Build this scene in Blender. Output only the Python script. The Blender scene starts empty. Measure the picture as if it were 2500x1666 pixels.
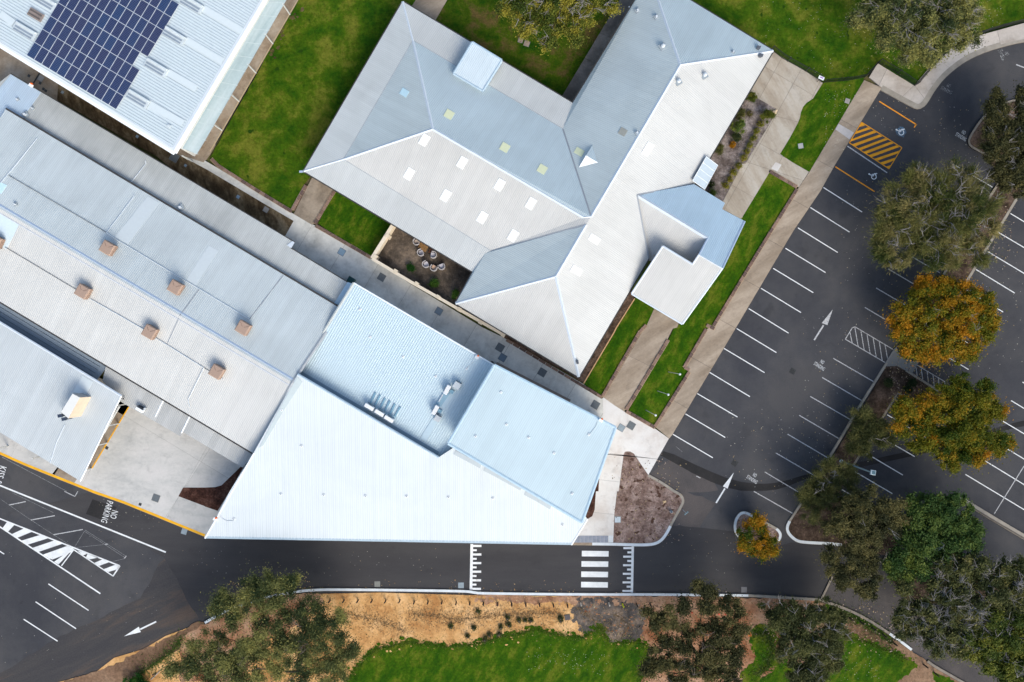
import bpy, math, random
import numpy as np
from mathutils import Vector, Matrix
random.seed(7); RNG = np.random.default_rng(7)
R = math.radians
SC = bpy.context.scene
COL = SC.collection
# ---------------------------------------------------------------- camera, light, exposure
K, H = 0.045, 84.0            # ground metres per photo pixel, drone height
cam = bpy.data.cameras.new('camera'); camo = bpy.data.objects.new('camera', cam); COL.objects.link(camo)
camo.location = (0, 0, H); camo.rotation_euler = (0, 0, 0)
cam.sensor_width = 36; cam.lens = 36 * H / (2500 * K); cam.clip_start = 1; cam.clip_end = 5000
SC.camera = camo
SUN_DIR = Vector((0.42, -0.90, 0)).normalized(); SUN_EL = R(38)
world = bpy.data.worlds.new('World'); SC.world = world; world.use_nodes = True
wn = world.node_tree.nodes; wl = world.node_tree.links
bg = wn['Background']; sky = wn.new('ShaderNodeTexSky'); sky.sky_type = 'NISHITA'; sky.sun_disc = False
sky.sun_elevation = SUN_EL; sky.sun_rotation = math.atan2(SUN_DIR.x, SUN_DIR.y)
sky.air_density = 1.0; sky.dust_density = 2.5; sky.ozone_density = 1.0
wt = wn.new('ShaderNodeMix'); wt.data_type = 'RGBA'; wt.blend_type = 'MULTIPLY'; wt.inputs[0].default_value = 1; wt.inputs[7].default_value = (1.0, 1.02, .985, 1)
wl.new(sky.outputs[0], wt.inputs[6]); wl.new(wt.outputs[2], bg.inputs[0]); bg.inputs[1].default_value = 0.15
sun = bpy.data.lights.new('sun', 'SUN'); sun.energy = 1.4; sun.angle = R(30); sun.color = (1, .985, .90)
suno = bpy.data.objects.new('sun', sun); COL.objects.link(suno)
sd = Vector((SUN_DIR.x * math.cos(SUN_EL), SUN_DIR.y * math.cos(SUN_EL), math.sin(SUN_EL)))
suno.rotation_euler = sd.to_track_quat('Z', 'Y').to_euler(); suno.location = (60, -120, 120)
vs = SC.view_settings; vs.view_transform = 'Standard'; vs.look = 'None'; vs.gamma = 1; vs.use_curve_mapping = False
vs.exposure = 0.62
SC.cycles.max_bounces = 4; SC.cycles.diffuse_bounces = 2; SC.cycles.glossy_bounces = 2; SC.cycles.transmission_bounces = 2

# ---------------------------------------------------------------- coordinates
def P(px, py, z=0.0):
    s = K * (H - z) / H
    return Vector(((px - 1250) * s, (833 - py) * s, z))
def t(c, r, s):
    sc = 3.92 if r < 3 else 3.364
    out = []
    for w in s.split():
        a, b = w.split(',')
        out.append((500 * c + float(a) / sc, 400 * r + float(b) / sc))
    return out
def o(s):
    return [(float(w.split(',')[0]) * 1.0625, float(w.split(',')[1]) * 1.0625) for w in s.split()]
def px(s):
    return [(float(w.split(',')[0]), float(w.split(',')[1])) for w in s.split()]
def W(pts, z):
    return [P(a, b, z) for a, b in pts]
def lerp(a, b, u): return a + (b - a) * u
def lp(a, b, u): return (a[0] + (b[0] - a[0]) * u, a[1] + (b[1] - a[1]) * u)

# ---------------------------------------------------------------- materials
MATS = {}
def newmat(name):
    m = bpy.data.materials.new(name); m.use_nodes = True
    return m, m.node_tree.nodes, m.node_tree.links, m.node_tree.nodes['Principled BSDF']
def pos(n, l, scale=(1, 1, 1), rot=0):
    g = n.new('ShaderNodeNewGeometry'); mp = n.new('ShaderNodeMapping')
    mp.inputs['Rotation'].default_value = (0, 0, rot); l.new(g.outputs['Position'], mp.inputs[0])
    if tuple(scale) == (1, 1, 1): return mp.outputs[0]
    m2 = n.new('ShaderNodeMapping'); m2.inputs['Scale'].default_value = scale; l.new(mp.outputs[0], m2.inputs[0]); return m2.outputs[0]
def noise(n, l, vec, scale, detail=4, rough=.6, dist=0):
    x = n.new('ShaderNodeTexNoise'); x.inputs['Scale'].default_value = scale; x.inputs['Detail'].default_value = detail
    x.inputs['Roughness'].default_value = rough; x.inputs['Distortion'].default_value = dist
    l.new(vec, x.inputs['Vector']); return x.outputs['Fac']
def ramp(n, l, fac, stops):
    x = n.new('ShaderNodeValToRGB'); e = x.color_ramp.elements
    while len(e) < len(stops): e.new(.5)
    for i, (p, c) in enumerate(stops):
        e[i].position = p; e[i].color = (c, c, c, 1) if isinstance(c, (int, float)) else (*c, 1)
    l.new(fac, x.inputs[0]); return x.outputs[0]
def mix(n, l, fac, a, b, mode='MIX'):
    x = n.new('ShaderNodeMix'); x.data_type = 'RGBA'; x.blend_type = mode
    for i, v in ((0, fac), (6, a), (7, b)):
        if hasattr(v, 'node'): l.new(v, x.inputs[i])
        elif i == 0: x.inputs[0].default_value = v
        else: x.inputs[i].default_value = (*v, 1)
    return x.outputs[2]
def bump(n, l, b, h, strength, dist=.05):
    x = n.new('ShaderNodeBump'); x.inputs['Strength'].default_value = strength; x.inputs['Distance'].default_value = dist
    l.new(h, x.inputs['Height']); l.new(x.outputs[0], b.inputs['Normal'])
def ground_mat(name, cols, s1, s2, det=.35, rough=.95, b1=.4, bs=12, stretch=None, fleck=None, stain=None):
    """cols: three colours over large noise s1; fine grain noise s2 multiplies"""
    if name in MATS: return MATS[name]
    m, n, l, b = newmat(name); v = pos(n, l)
    v2 = pos(n, l, stretch[0], stretch[1]) if stretch else v
    f = noise(n, l, v2, s1, 8, .68, .15)
    c = ramp(n, l, f, [(.38, cols[0]), (.5, cols[1]), (.62, cols[2])])
    g = noise(n, l, v, s2, 5, .8)
    gr = ramp(n, l, g, [(.3, 1 - det), (.7, 1 + det)])
    c = mix(n, l, 1.0, c, gr, 'MULTIPLY')
    if fleck:
        fl = noise(n, l, v, fleck[1], 2, .5); ff = ramp(n, l, fl, [(fleck[2], 0.0), (fleck[2] + .04, 1.0)])
        c = mix(n, l, ff, c, fleck[0])
    if name.startswith('concrete'):
        oi = n.new('ShaderNodeObjectInfo'); c = mix(n, l, 1.0, c, ramp(n, l, oi.outputs['Random'], [(0, .91), (1, 1.06)]), 'MULTIPLY')
        sf = ramp(n, l, noise(n, l, v, .9, 6, .7, .5), [(.54, 1.0), (.72, .80)]); c = mix(n, l, 1.0, c, sf, 'MULTIPLY')
    if stain:
        for sc_, th, k_ in stain:
            sf = ramp(n, l, noise(n, l, v, sc_, 5, .6, .4), [(th, 1.0), (th + .14, k_)]); c = mix(n, l, 1.0, c, sf, 'MULTIPLY')
    l.new(c, b.inputs['Base Color']); b.inputs['Roughness'].default_value = rough
    b.inputs['Specular IOR Level'].default_value = .12
    bump(n, l, b, noise(n, l, v, bs, 4, .7), b1, .08)
    MATS[name] = m; return m
def plain(name, col, rough=.6, var=.12, metal=0, scale=3, spec=.4):
    if name in MATS: return MATS[name]
    m, n, l, b = newmat(name); v = pos(n, l)
    f = ramp(n, l, noise(n, l, v, scale, 5, .65), [(.3, 1 - var), (.7, 1 + var * .6)])
    c = mix(n, l, 1.0, col, f, 'MULTIPLY'); l.new(c, b.inputs['Base Color'])
    b.inputs['Roughness'].default_value = rough; b.inputs['Metallic'].default_value = metal
    b.inputs['Specular IOR Level'].default_value = spec
    MATS[name] = m; return m
def roofmat(name, col, dirw, rough=.45, var=.022, sheet=.762, corr=.19, cb=.6, dirt=.06, streak=.035):
    """metal sheet: corrugation runs along world direction dirw; every sheet has its own faint tone"""
    key = name
    if key in MATS: return MATS[key]
    m, n, l, b = newmat(name)
    ang = math.atan2(dirw[1], dirw[0])          # along-rib axis -> x
    v = pos(n, l, (1, 1, 1), -ang)
    sep = n.new('ShaderNodeSeparateXYZ'); l.new(v, sep.inputs[0])
    d = n.new('ShaderNodeMath'); d.operation = 'DIVIDE'; l.new(sep.outputs[1], d.inputs[0]); d.inputs[1].default_value = sheet
    fl = n.new('ShaderNodeMath'); fl.operation = 'FLOOR'; l.new(d.outputs[0], fl.inputs[0])
    wn_ = n.new('ShaderNodeTexWhiteNoise'); wn_.noise_dimensions = '1D'; l.new(fl.outputs[0], wn_.inputs['W'])
    tone = ramp(n, l, wn_.outputs['Value'], [(0, 1 - var), (1, 1 + var)])
    # lap line between sheets
    fr = n.new('ShaderNodeMath'); fr.operation = 'FRACT'; l.new(d.outputs[0], fr.inputs[0])
    lap = ramp(n, l, fr.outputs[0], [(.0, .90), (.07, 1.0)])
    lo = pos(n, l, (.06, .9, .5), -ang)
    st = ramp(n, l, noise(n, l, lo, 2.2, 5, .7), [(.3, 1 - streak), (.7, 1 + streak)])
    bl = ramp(n, l, noise(n, l, pos(n, l), .16, 5, .6, .5), [(.35, 1 - dirt), (.6, 1.04)])
    rib = n.new('ShaderNodeMath'); rib.operation = 'MULTIPLY'; l.new(sep.outputs[1], rib.inputs[0]); rib.inputs[1].default_value = 2 * math.pi / corr
    sn = n.new('ShaderNodeMath'); sn.operation = 'SINE'; l.new(rib.outputs[0], sn.inputs[0])
    s01 = n.new('ShaderNodeMath'); s01.operation = 'MULTIPLY_ADD'; l.new(sn.outputs[0], s01.inputs[0]); s01.inputs[1].default_value = .5; s01.inputs[2].default_value = .5
    c = mix(n, l, 1, col, tone, 'MULTIPLY'); c = mix(n, l, 1, c, lap, 'MULTIPLY')
    c = mix(n, l, 1, c, st, 'MULTIPLY'); c = mix(n, l, 1, c, bl, 'MULTIPLY')
    c = mix(n, l, 1, c, ramp(n, l, s01.outputs[0], [(0, .93), (1, 1.04)]), 'MULTIPLY')  # rib shading put into the colour: troughs darker, crests lighter
    l.new(c, b.inputs['Base Color']); b.inputs['Roughness'].default_value = rough
    b.inputs['Specular IOR Level'].default_value = .35
    bump(n, l, b, s01.outputs[0], cb, .018)
    MATS[key] = m; return m
def paintmat(name, col, wear, scale=5):
    if name in MATS: return MATS[name]
    m, n, l, b = newmat(name); v = pos(n, l)
    f = ramp(n, l, noise(n, l, v, scale, 8, .75), [(wear - .05, 0.0), (wear + .06, 1.0)])
    c = mix(n, l, f, col, (.07, .068, .07))
    g = ramp(n, l, noise(n, l, v, 1.3, 4, .6), [(.3, .82), (.7, 1.05)]); c = mix(n, l, 1, c, g, 'MULTIPLY')
    l.new(c, b.inputs['Base Color']); b.inputs['Roughness'].default_value = .7
    MATS[name] = m; return m
def leafmat(name, c1, c2, c3, spec=.15):
    """hue of every leaf clump from the point attribute 'tint'"""
    if name in MATS: return MATS[name]
    m, n, l, b = newmat(name); a = n.new('ShaderNodeAttribute'); a.attribute_name = 'tint'
    c = ramp(n, l, a.outputs['Fac'], [(.0, c1), (.5, c2), (1.0, c3)])
    l.new(c, b.inputs['Base Color']); b.inputs['Roughness'].default_value = .6; b.inputs['Specular IOR Level'].default_value = spec
    tr = n.new('ShaderNodeBsdfTranslucent'); l.new(c, tr.inputs[0]); ms = n.new('ShaderNodeMixShader'); ms.inputs[0].default_value = .25
    l.new(b.outputs[0], ms.inputs[1]); l.new(tr.outputs[0], ms.inputs[2]); l.new(ms.outputs[0], n['Material Output'].inputs[0])
    MATS[name] = m; return m

# ---------------------------------------------------------------- mesh building
class MB:
    def __init__(s): s.v = []; s.f = []; s.m = []
    def poly(s, pts, mi=0):
        i = len(s.v); s.v += [tuple(p) for p in pts]; s.f.append(list(range(i, i + len(pts)))); s.m.append(mi); return s
    def prism(s, pts, z0, z1, mi=0, side=None):
        """pts: world xy outline (any winding)"""
        a = sum(pts[i][0] * pts[(i + 1) % len(pts)][1] - pts[(i + 1) % len(pts)][0] * pts[i][1] for i in range(len(pts)))
        if a < 0: pts = pts[::-1]
        n = len(pts); i = len(s.v)
        s.v += [(p[0], p[1], z1) for p in pts] + [(p[0], p[1], z0) for p in pts]
        s.f.append(list(range(i, i + n))); s.m.append(mi)
        for k in range(n):
            j = (k + 1) % n; s.f.append([i + k, i + n + k, i + n + j, i + j]); s.m.append(mi if side is None else side)
        return s
    def box(s, c, sx, sy, sz, rz=0, mi=0, taper=1.0, bot=True):
        """c: centre of the base"""
        ca, sa = math.cos(rz), math.sin(rz); i = len(s.v)
        for z, k in ((0, 1.0), (sz, taper)):
            for x, y in ((-1, -1), (1, -1), (1, 1), (-1, 1)):
                X, Y = x * sx / 2 * k, y * sy / 2 * k
                s.v.append((c[0] + X * ca - Y * sa, c[1] + X * sa + Y * ca, c[2] + z))
        fs = [[4, 5, 6, 7], [0, 1, 5, 4], [1, 2, 6, 5], [2, 3, 7, 6], [3, 0, 4, 7]] + ([[3, 2, 1, 0]] if bot else [])
        for f in fs: s.f.append([i + q for q in f]); s.m.append(mi)
        return s
    def tube(s, p0, p1, r0, r1=None, n=8, mi=0, caps=True):
        p0, p1 = Vector(p0), Vector(p1); r1 = r0 if r1 is None else r1
        d = (p1 - p0)
        if d.length < 1e-5: return s
        d.normalize(); a = d.orthogonal().normalized(); b = d.cross(a); i = len(s.v)
        for p, r in ((p0, r0), (p1, r1)):
            for k in range(n):
                q = p + (a * math.cos(2 * math.pi * k / n) + b * math.sin(2 * math.pi * k / n)) * r
                s.v.append(tuple(q))
        for k in range(n):
            j = (k + 1) % n; s.f.append([i + k, i + j, i + n + j, i + n + k]); s.m.append(mi)
        if caps:
            s.f.append([i + k for k in range(n)][::-1]); s.m.append(mi); s.f.append([i + n + k for k in range(n)]); s.m.append(mi)
        return s
    def path(s, pts, r, n=6, mi=0):
        for a, b in zip(pts, pts[1:]): s.tube(a, b, r, r, n, mi)
        return s
    def bar(s, p0, p1, w, h, mi=0):
        """flat bar from p0 to p1 (centre of its underside), width w across, height h"""
        p0, p1 = Vector(p0), Vector(p1); d = p1 - p0; q = Vector((-d.y, d.x, 0)).normalized() * w / 2; u = Vector((0, 0, h)); i = len(s.v)
        for p in (p0, p1):
            for e in (p - q, p + q, p + q + u, p - q + u): s.v.append(tuple(e))
        for f in ([0, 1, 2, 3], [7, 6, 5, 4], [3, 2, 6, 7], [0, 3, 7, 4], [2, 1, 5, 6], [1, 0, 4, 5]): s.f.append([i + k for k in f]); s.m.append(mi)
        return s
    def build(s, name, mats, parent=None, smooth=False):
        me = bpy.data.meshes.new(name); me.from_pydata(s.v, [], s.f)
        for m in (mats if isinstance(mats, (list, tuple)) else [mats]): me.materials.append(m)
        if any(s.m): me.polygons.foreach_set('material_index', s.m)
        if smooth: me.polygons.foreach_set('use_smooth', [True] * len(s.f))
        me.update(); ob = bpy.data.objects.new(name, me); COL.objects.link(ob)
        if parent is not None: attach(ob, parent)
        return ob
def worldm(q):
    return q.matrix_basis.copy() if q.parent is None else worldm(q.parent) @ q.matrix_parent_inverse @ q.matrix_basis
def attach(ob, parent):
    ob.parent = parent; ob.matrix_parent_inverse = worldm(parent).inverted()
def place(name, me, loc, rz, parent, scale=(1, 1, 1)):
    """one more piece sharing mesh `me`, given in world coordinates"""
    ob = bpy.data.objects.new(name, me); ob.location = loc; ob.rotation_euler = (0, 0, rz); ob.scale = scale
    COL.objects.link(ob)
    if parent is not None: attach(ob, parent)
    return ob
def tag(ob, label=None, cat=None, group=None, kind=None):
    if label: ob['label'] = label
    if cat: ob['category'] = cat
    if group: ob['group'] = group
    if kind: ob['kind'] = kind
    return ob
def thing(name, loc, label, cat, group=None, kind=None, rz=0):
    e = bpy.data.objects.new(name, None); e.location = loc; e.rotation_euler = (0, 0, rz); e.empty_display_size = .2
    COL.objects.link(e); return tag(e, label, cat, group, kind)
def copy_tree(src, loc, rz=None, label=None):
    """copy a thing whose children were built around its origin"""
    def rec(ob, par):
        c = ob.copy(); COL.objects.link(c)
        if par is not None: c.parent = par
        for ch in [x for x in src_children[ob.name]]: rec(ch, c)
        return c
    src_children = {}
    def idx(ob):
        src_children[ob.name] = [x for x in CH if x.parent == ob]
        for x in src_children[ob.name]: idx(x)
    CH = list(COL.objects); idx(src)
    c = rec(src, None); c.location = loc
    if rz is not None: c.rotation_euler = (0, 0, rz)
    if label: c['label'] = label
    return c
def jag(pts, step, amp, seed=0, closed=True):
    rr = random.Random(seed); out = []; n = len(pts)
    for i in range(n if closed else n - 1):
        a, b = pts[i], pts[(i + 1) % n]; L = math.dist(a, b); k = max(1, int(L / step))
        for j in range(k):
            q = lp(a, b, j / k); out.append((q[0] + rr.uniform(-amp, amp), q[1] + rr.uniform(-amp, amp)))
    if not closed: out.append(pts[-1])
    return out
def smooth_line(pts, it=2):
    for _ in range(it):
        q = [pts[0]]
        for a, b in zip(pts, pts[1:]): q += [lp(a, b, .25), lp(a, b, .75)]
        q.append(pts[-1]); pts = q
    return pts
def sheet(name, pts, z, mat, kind='structure', parent=None, depth=.3):
    ob = MB().prism(W(pts, z), z - depth, z).build(name, mat, parent)
    if kind and parent is None: ob['kind'] = kind
    return ob
def halfplane(poly, p, nrm, off):
    out = []; n = len(poly)
    for i in range(n):
        a, b = poly[i], poly[(i + 1) % n]
        da = (a[0] - p[0]) * nrm[0] + (a[1] - p[1]) * nrm[1] - off; db = (b[0] - p[0]) * nrm[0] + (b[1] - p[1]) * nrm[1] - off
        if da >= 0: out.append(a)
        if (da >= 0) != (db >= 0):
            u = da / (da - db); out.append(lp(a, b, u))
    return out
def area(p): return abs(sum(p[i][0] * p[(i + 1) % len(p)][1] - p[(i + 1) % len(p)][0] * p[i][1] for i in range(len(p)))) / 2
def paving(name, pts, z, mat, cuts, bedmat, gap=.35, partname='slab'):
    """slabs cut along the joint lines (photo pixels, on the ground); each slab is its own part on a bed"""
    bed = sheet(name, pts, z - .02, bedmat)
    polys = [list(pts)]
    for a, b in cuts:
        d = (b[0] - a[0], b[1] - a[1]); L = math.hypot(*d); nr = (-d[1] / L, d[0] / L); nxt = []
        for q in polys:
            for s_ in (1, -1):
                r_ = halfplane(q, a, (nr[0] * s_, nr[1] * s_), gap)
                if len(r_) > 2 and area(r_) > 8: nxt.append(r_)
        polys = nxt
    for i, q in enumerate(polys):
        MB().prism(W(q, z), z - .1, z + (i % 3) * .003).build(partname, mat, bed)
    return bed
def offset_line(pts, d):
    """open polyline moved sideways by d (same units)"""
    out = []
    for i in range(len(pts)):
        a = pts[max(0, i - 1)]; b = pts[min(len(pts) - 1, i + 1)]
        dx, dy = b[0] - a[0], b[1] - a[1]; L = math.hypot(dx, dy) or 1
        out.append((pts[i][0] - dy / L * d, pts[i][1] + dx / L * d))
    return out
def ribbon(mb, pts, w, z0, z1, mi=0):
    """solid strip of width w (m) along world xy points"""
    l_ = offset_line(pts, w / 2); r_ = offset_line(pts, -w / 2)
    mb.prism([*l_, *r_[::-1]], z0, z1, mi)
def resample(pts, step):
    """cut a polyline into pieces of about `step`; returns list of point lists"""
    segs = []; L = [0]
    for a, b in zip(pts, pts[1:]): L.append(L[-1] + math.dist(a, b))
    def at(s_):
        s_ = min(max(s_, 0), L[-1])
        for i in range(len(L) - 1):
            if s_ <= L[i + 1] + 1e-9: return lp(pts[i], pts[i + 1], (s_ - L[i]) / max(1e-9, L[i + 1] - L[i]))
        return pts[-1]
    n = max(1, round(L[-1] / step))
    for k in range(n):
        s0, s1 = L[-1] * k / n, L[-1] * (k + 1) / n
        segs.append([at(s0)] + [pts[i] for i in range(len(pts)) if s0 + 1e-6 < L[i] < s1 - 1e-6] + [at(s1)])
    return segs
def kerb(name, pxs, w, z, mat, bedmat, step=2.4, smoothing=2, gap=.008, label=None):
    pts = [tuple(P(a, b, z)[:2]) for a, b in (smooth_line(pxs, smoothing) if smoothing else pxs)]
    mb = MB(); ribbon(mb, pts, w + .06, -.1, z - .02); bed = mb.build(name, bedmat); bed['kind'] = 'structure'
    for sg in resample(pts, step):
        d = math.dist(sg[0], sg[-1]); u = gap / max(d, .1)
        sg = [lp(sg[0], sg[1], u)] + sg[1:-1] + [lp(sg[-1], sg[-2], u)]
        mb = MB(); ribbon(mb, sg, w, -.05, z); mb.build('kerb_segment', mat, bed)
    return bed
# ================================================================ materials used
M_ASPH = ground_mat('asphalt', [(.050, .050, .057), (.064, .063, .068), (.082, .078, .079)], .09, 9, .13, .9, .25, 30, stain=((.45, .58, .84), (1.9, .64, .74), (.12, .5, 1.10)))
M_ASPHN = ground_mat('asphalt_new', [(.048, .0455, .048), (.057, .054, .056), (.067, .063, .064)], .12, 9, .12, .85, .25, 30, stretch=((.25, 1.3, 1), 0), stain=((.5, .58, .88),))
M_TRENCH = ground_mat('asphalt_trench', [(.026, .025, .026), (.033, .031, .031), (.040, .037, .037)], .2, 9, .2, .9, .3, 30)
M_ASPHD = ground_mat('asphalt_dusty', [(.056, .053, .056), (.066, .061, .061), (.105, .078, .064)], .30, 6, .2, .95, .35, 30, stretch=((.25, 1.6, 1), R(-25)))
M_ASPHO = ground_mat('asphalt_old', [(.075, .068, .068), (.09, .08, .078), (.11, .095, .09)], .2, 9, .18, .95, .35, 30)
M_DIRT = ground_mat('dirt', [(.13, .075, .045), (.22, .13, .08), (.30, .19, .12)], .12, 3, .4, 1, .6, 8)
M_SAND = ground_mat('sand', [(.42, .20, .07), (.60, .33, .13), (.74, .45, .21)], .28, 3.5, .20, 1, .35, 12)
M_RED = ground_mat('red_dirt', [(.24, .095, .045), (.36, .19, .11), (.46, .28, .18)], .3, 4, .33, 1, .6, 10)
M_ASH = ground_mat('ash', [(.060, .053, .050), (.115, .098, .088), (.27, .20, .15)], .45, 3, .3, 1, .7, 9)
LA = [(.020, .070, .0015), (.052, .102, .003), (.140, .150, .016)]
M_LAWN = ground_mat('lawn', LA, .30, 3.2, .42, 1, .9, 14, fleck=((.018, .052, .003), .75, .68))
M_LAWN2 = ground_mat('lawn_lush', [(.020, .070, .0015), (.042, .100, .002), (.110, .138, .010)], .55, 4, .42, 1, .8, 14, stretch=((.75, 1.4, 1), R(-59)))
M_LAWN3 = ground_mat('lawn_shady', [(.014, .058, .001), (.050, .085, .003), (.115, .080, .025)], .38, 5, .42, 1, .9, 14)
CG = [(.52, .495, .445), (.64, .615, .56), (.71, .68, .615)]
M_CONG = ground_mat('concrete_grey', CG, .35, 3, .08, .9, .1, 40)
M_CONB = ground_mat('concrete_buff', [(.29, .225, .165), (.36, .285, .215), (.43, .345, .265)], .3, 4, .12, .9, .15, 40, stretch=((.5, 2.2, 1), R(-30)))
M_CONW = ground_mat('concrete_white', [(.60, .54, .49), (.68, .64, .60), (.72, .69, .66)], .25, 4, .04, .9, .1, 40)
M_CONY = ground_mat('concrete_yard', [(.46, .45, .43), (.55, .53, .50), (.60, .57, .54)], .22, 4, .06, .9, .1, 40, stretch=((1, 1.8, 1), 0))
M_CONP = ground_mat('concrete_pink', [(.36, .30, .235), (.43, .37, .30), (.48, .43, .365)], .3, 4, .08, .9, .15, 40, stretch=((2.4, .5, 1), R(-30)))
M_CONK = ground_mat('concrete_dark', [(.16, .135, .115), (.24, .205, .175), (.33, .28, .24)], .28, 4, .16, .9, .15, 40)
M_JOINT = plain('joint', (.15, .13, .115), .95)
M_BROWN = ground_mat('brown_paving', [(.055, .035, .018), (.115, .078, .042), (.22, .165, .10)], .45, 3.2, .35, 1, .3, 14, stretch=((2, .8, 1), R(-20)))
M_TANP = ground_mat('tan_paving', [(.22, .16, .11), (.31, .245, .185), (.37, .31, .25)], .3, 3, .15, 1, .2, 14)
M_MULP = ground_mat('mulch_pink', [(.15, .095, .075), (.23, .155, .13), (.34, .25, .215)], .8, 4.2, .62, 1, 1.0, 7, fleck=((.085, .045, .032), 1.4, .62))
M_MULG = ground_mat('mulch_grey', [(.11, .085, .075), (.21, .17, .155), (.32, .27, .25)], .8, 5, .55, 1, 1.0, 7)
M_MULD = ground_mat('mulch_dark', [(.035, .016, .012), (.065, .028, .02), (.11, .055, .04)], 1.0, 5, .6, 1, 1.0, 7)
M_MULB = ground_mat('mulch_brown', [(.045, .03, .02), (.085, .055, .04), (.15, .10, .075)], .7, 4.5, .6, 1, 1.0, 7)
M_COURT = ground_mat('courtyard_earth', [(.045, .036, .028), (.10, .078, .06), (.22, .165, .12)], .38, 4, .35, 1, .5, 9)
M_WHITE = paintmat('paint_white', (.80, .80, .79), .80)
M_WORN = paintmat('paint_worn', (.55, .54, .54), .56, 9)
M_FADE = paintmat('paint_faded', (.30, .30, .30), .50, 12)
M_OR = paintmat('paint_orange', (.95, .37, .002), .68, 6)
M_ORT = paintmat('paint_orange_thin', (.90, .33, .01), .66, 9)
M_YEL = paintmat('paint_yellow', (.90, .44, .004), .70, 6)
M_BLUEP = paintmat('paint_blue_worn', (.06, .20, .34), .48, 8)
M_KW = plain('kerb_white', (.68, .71, .73), .7, .12, scale=1.5)
M_KC = plain('kerb_concrete', (.34, .30, .25), .9, .2, scale=1.5)
M_KG = plain('kerb_grey', (.27, .23, .19), .9, .25, scale=1.5)
M_DARK = plain('dark_gap', (.02, .018, .016), .9)

# ================================================================ ground
ter = MB().poly([(-1500, -1500, -.12), (1500, -1500, -.12), (1500, 1500, -.12), (-1500, 1500, -.12)]).build('ground', ground_mat('terrain', [(.03, .07, .01), (.08, .09, .025), (.16, .13, .06)], .05, 2, .3, 1, .5, 6))
ter['kind'] = 'structure'

asph_pts = o('-500,700 200,900 470,1200 1330,1230 1420,1200 1480,1080 1540,990 1850,480 2015,190 2070,200 2112,222 2140,185 2220,115 2300,80 2400,55 2800,20 2800,1760 2240,1640 2150,1545 2020,1455 1890,1395 1700,1375 1450,1372 1080,1368 870,1362 700,1366 600,1385 500,1423 462,1445 450,1436 380,1462 330,1492 262,1512 220,1545 120,1572 -500,1900')
asphalt = sheet('car_park', asph_pts, 0, M_ASPH)
def patch(name, pts, z, mat): return sheet(name, pts, z, mat, None, asphalt, .03)
patch('new_asphalt', t(0,3,'760,0 1000,80 1682,350') + o('700,1230 1330,1240 1500,1200') + t(3,3,'470,280 700,297 985,330 1000,430 1380,440 1450,420 1682,430') + t(4,3,'150,440 120,700 20,890') + o('1890,1396 1700,1375 1450,1372 1080,1368 870,1362 700,1366 600,1385 500,1423 462,1445') + t(0,3,'1640,1060 1530,890 1450,720 1345,545 1220,470 1100,400 700,230 400,100'), .004, M_ASPHN)
patch('dusty_asphalt', jag(t(0,3,'1345,545 1450,720 1530,890 1640,1060 1530,1130 1200,1290 900,1440 500,1568 -400,1700 0,1500 500,1190 900,1000 1150,880'), 18, 3, 2), .0045, M_ASPHD)
patch('dusty_asphalt', jag(t(3,2,'330,1410 560,1240 900,1400 1000,1568 700,1568') + t(3,3,'830,100 700,290 480,280 560,60 400,0'), 16, 3, 3), .0035, M_ASPHO)
patch('asphalt_repair', smooth_line(t(3,2,'440,1222 480,1170 850,1350 1150,1470 1400,1500 1600,1480 1850,1400') + t(4,2,'380,1290 900,1175 1300,1090 1650,975 1960,885 2500,790 2500,860 1960,940 1650,1015 1300,1140 900,1230 380,1340') + t(3,2,'1850,1440 1600,1545 1400,1568 1150,1560 850,1450 440,1222'), 1), .006, M_TRENCH)
patch('asphalt_repair', t(0,3,'760,65 705,185 860,242 960,130'), .0075, M_TRENCH)
patch('asphalt_patch', t(4,3,'20,890 120,700 450,600 600,700 760,880 900,1000 1682,1400 1682,1800 1250,1568 1180,1568 760,1300 400,1050'), .005, M_ASPHO)

# ---- lawns, verge
def lawn(name, pts, z, mat, step=14, amp=1.2, seed=1): return sheet(name, jag(pts, step, amp, seed), z, mat)
lawn('lawn', px('727,0 785,-100 1060,-100 1012,20 800,420 762,425 742,450 711,511 643,478 566,425 533,402 513,385'), .10, M_LAWN)
lawn('lawn', px('1289,235 1830,560') [:0] + t(1,1,'1230,285 1330,240 1860,520 1775,600 1600,880 1590,900 1350,750 1080,575'), .10, M_LAWN2, seed=3)
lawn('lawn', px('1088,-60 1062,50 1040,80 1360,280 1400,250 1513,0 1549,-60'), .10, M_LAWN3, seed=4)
lawn('lawn', px('1630,-100 1630,10 1870,130 2000,193 2110,191 2143,151 2233,212 2290,147 2335,112 2400,78 2500,52 2650,36 2650,-100'), .10, M_LAWN, seed=5)
CURV = t(3,0,'1960,850 1900,945 1840,985 1805,1025 1785,1075 1775,1130 1755,1180 1680,1320 1585,1475') + t(3,1,'1700,-15 1862,78')
lawn('lawn', px('2003,193 2108,190 2108,200 1977,418') + CURV[::-1], .105, M_LAWN2, 20, .5, 6)
LONGSTRIP = t(3,1,'1480,90 1735,235 940,1560') + t(3,2,'880,10 665,382 722,408 390,945 140,795 515,120 575,0') + t(3,1,'640,1530 800,1200 1215,530')
lawn('lawn', LONGSTRIP, .10, M_LAWN2, 20, .5, 7)
lawn('lawn', t(3,1,'190,1295 230,1250 450,1400 300,1568') + t(3,2,'270,10 0,480') + t(2,2,'1850,650 1665,540 1950,60'), .10, M_LAWN2, 20, .5, 8)
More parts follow.
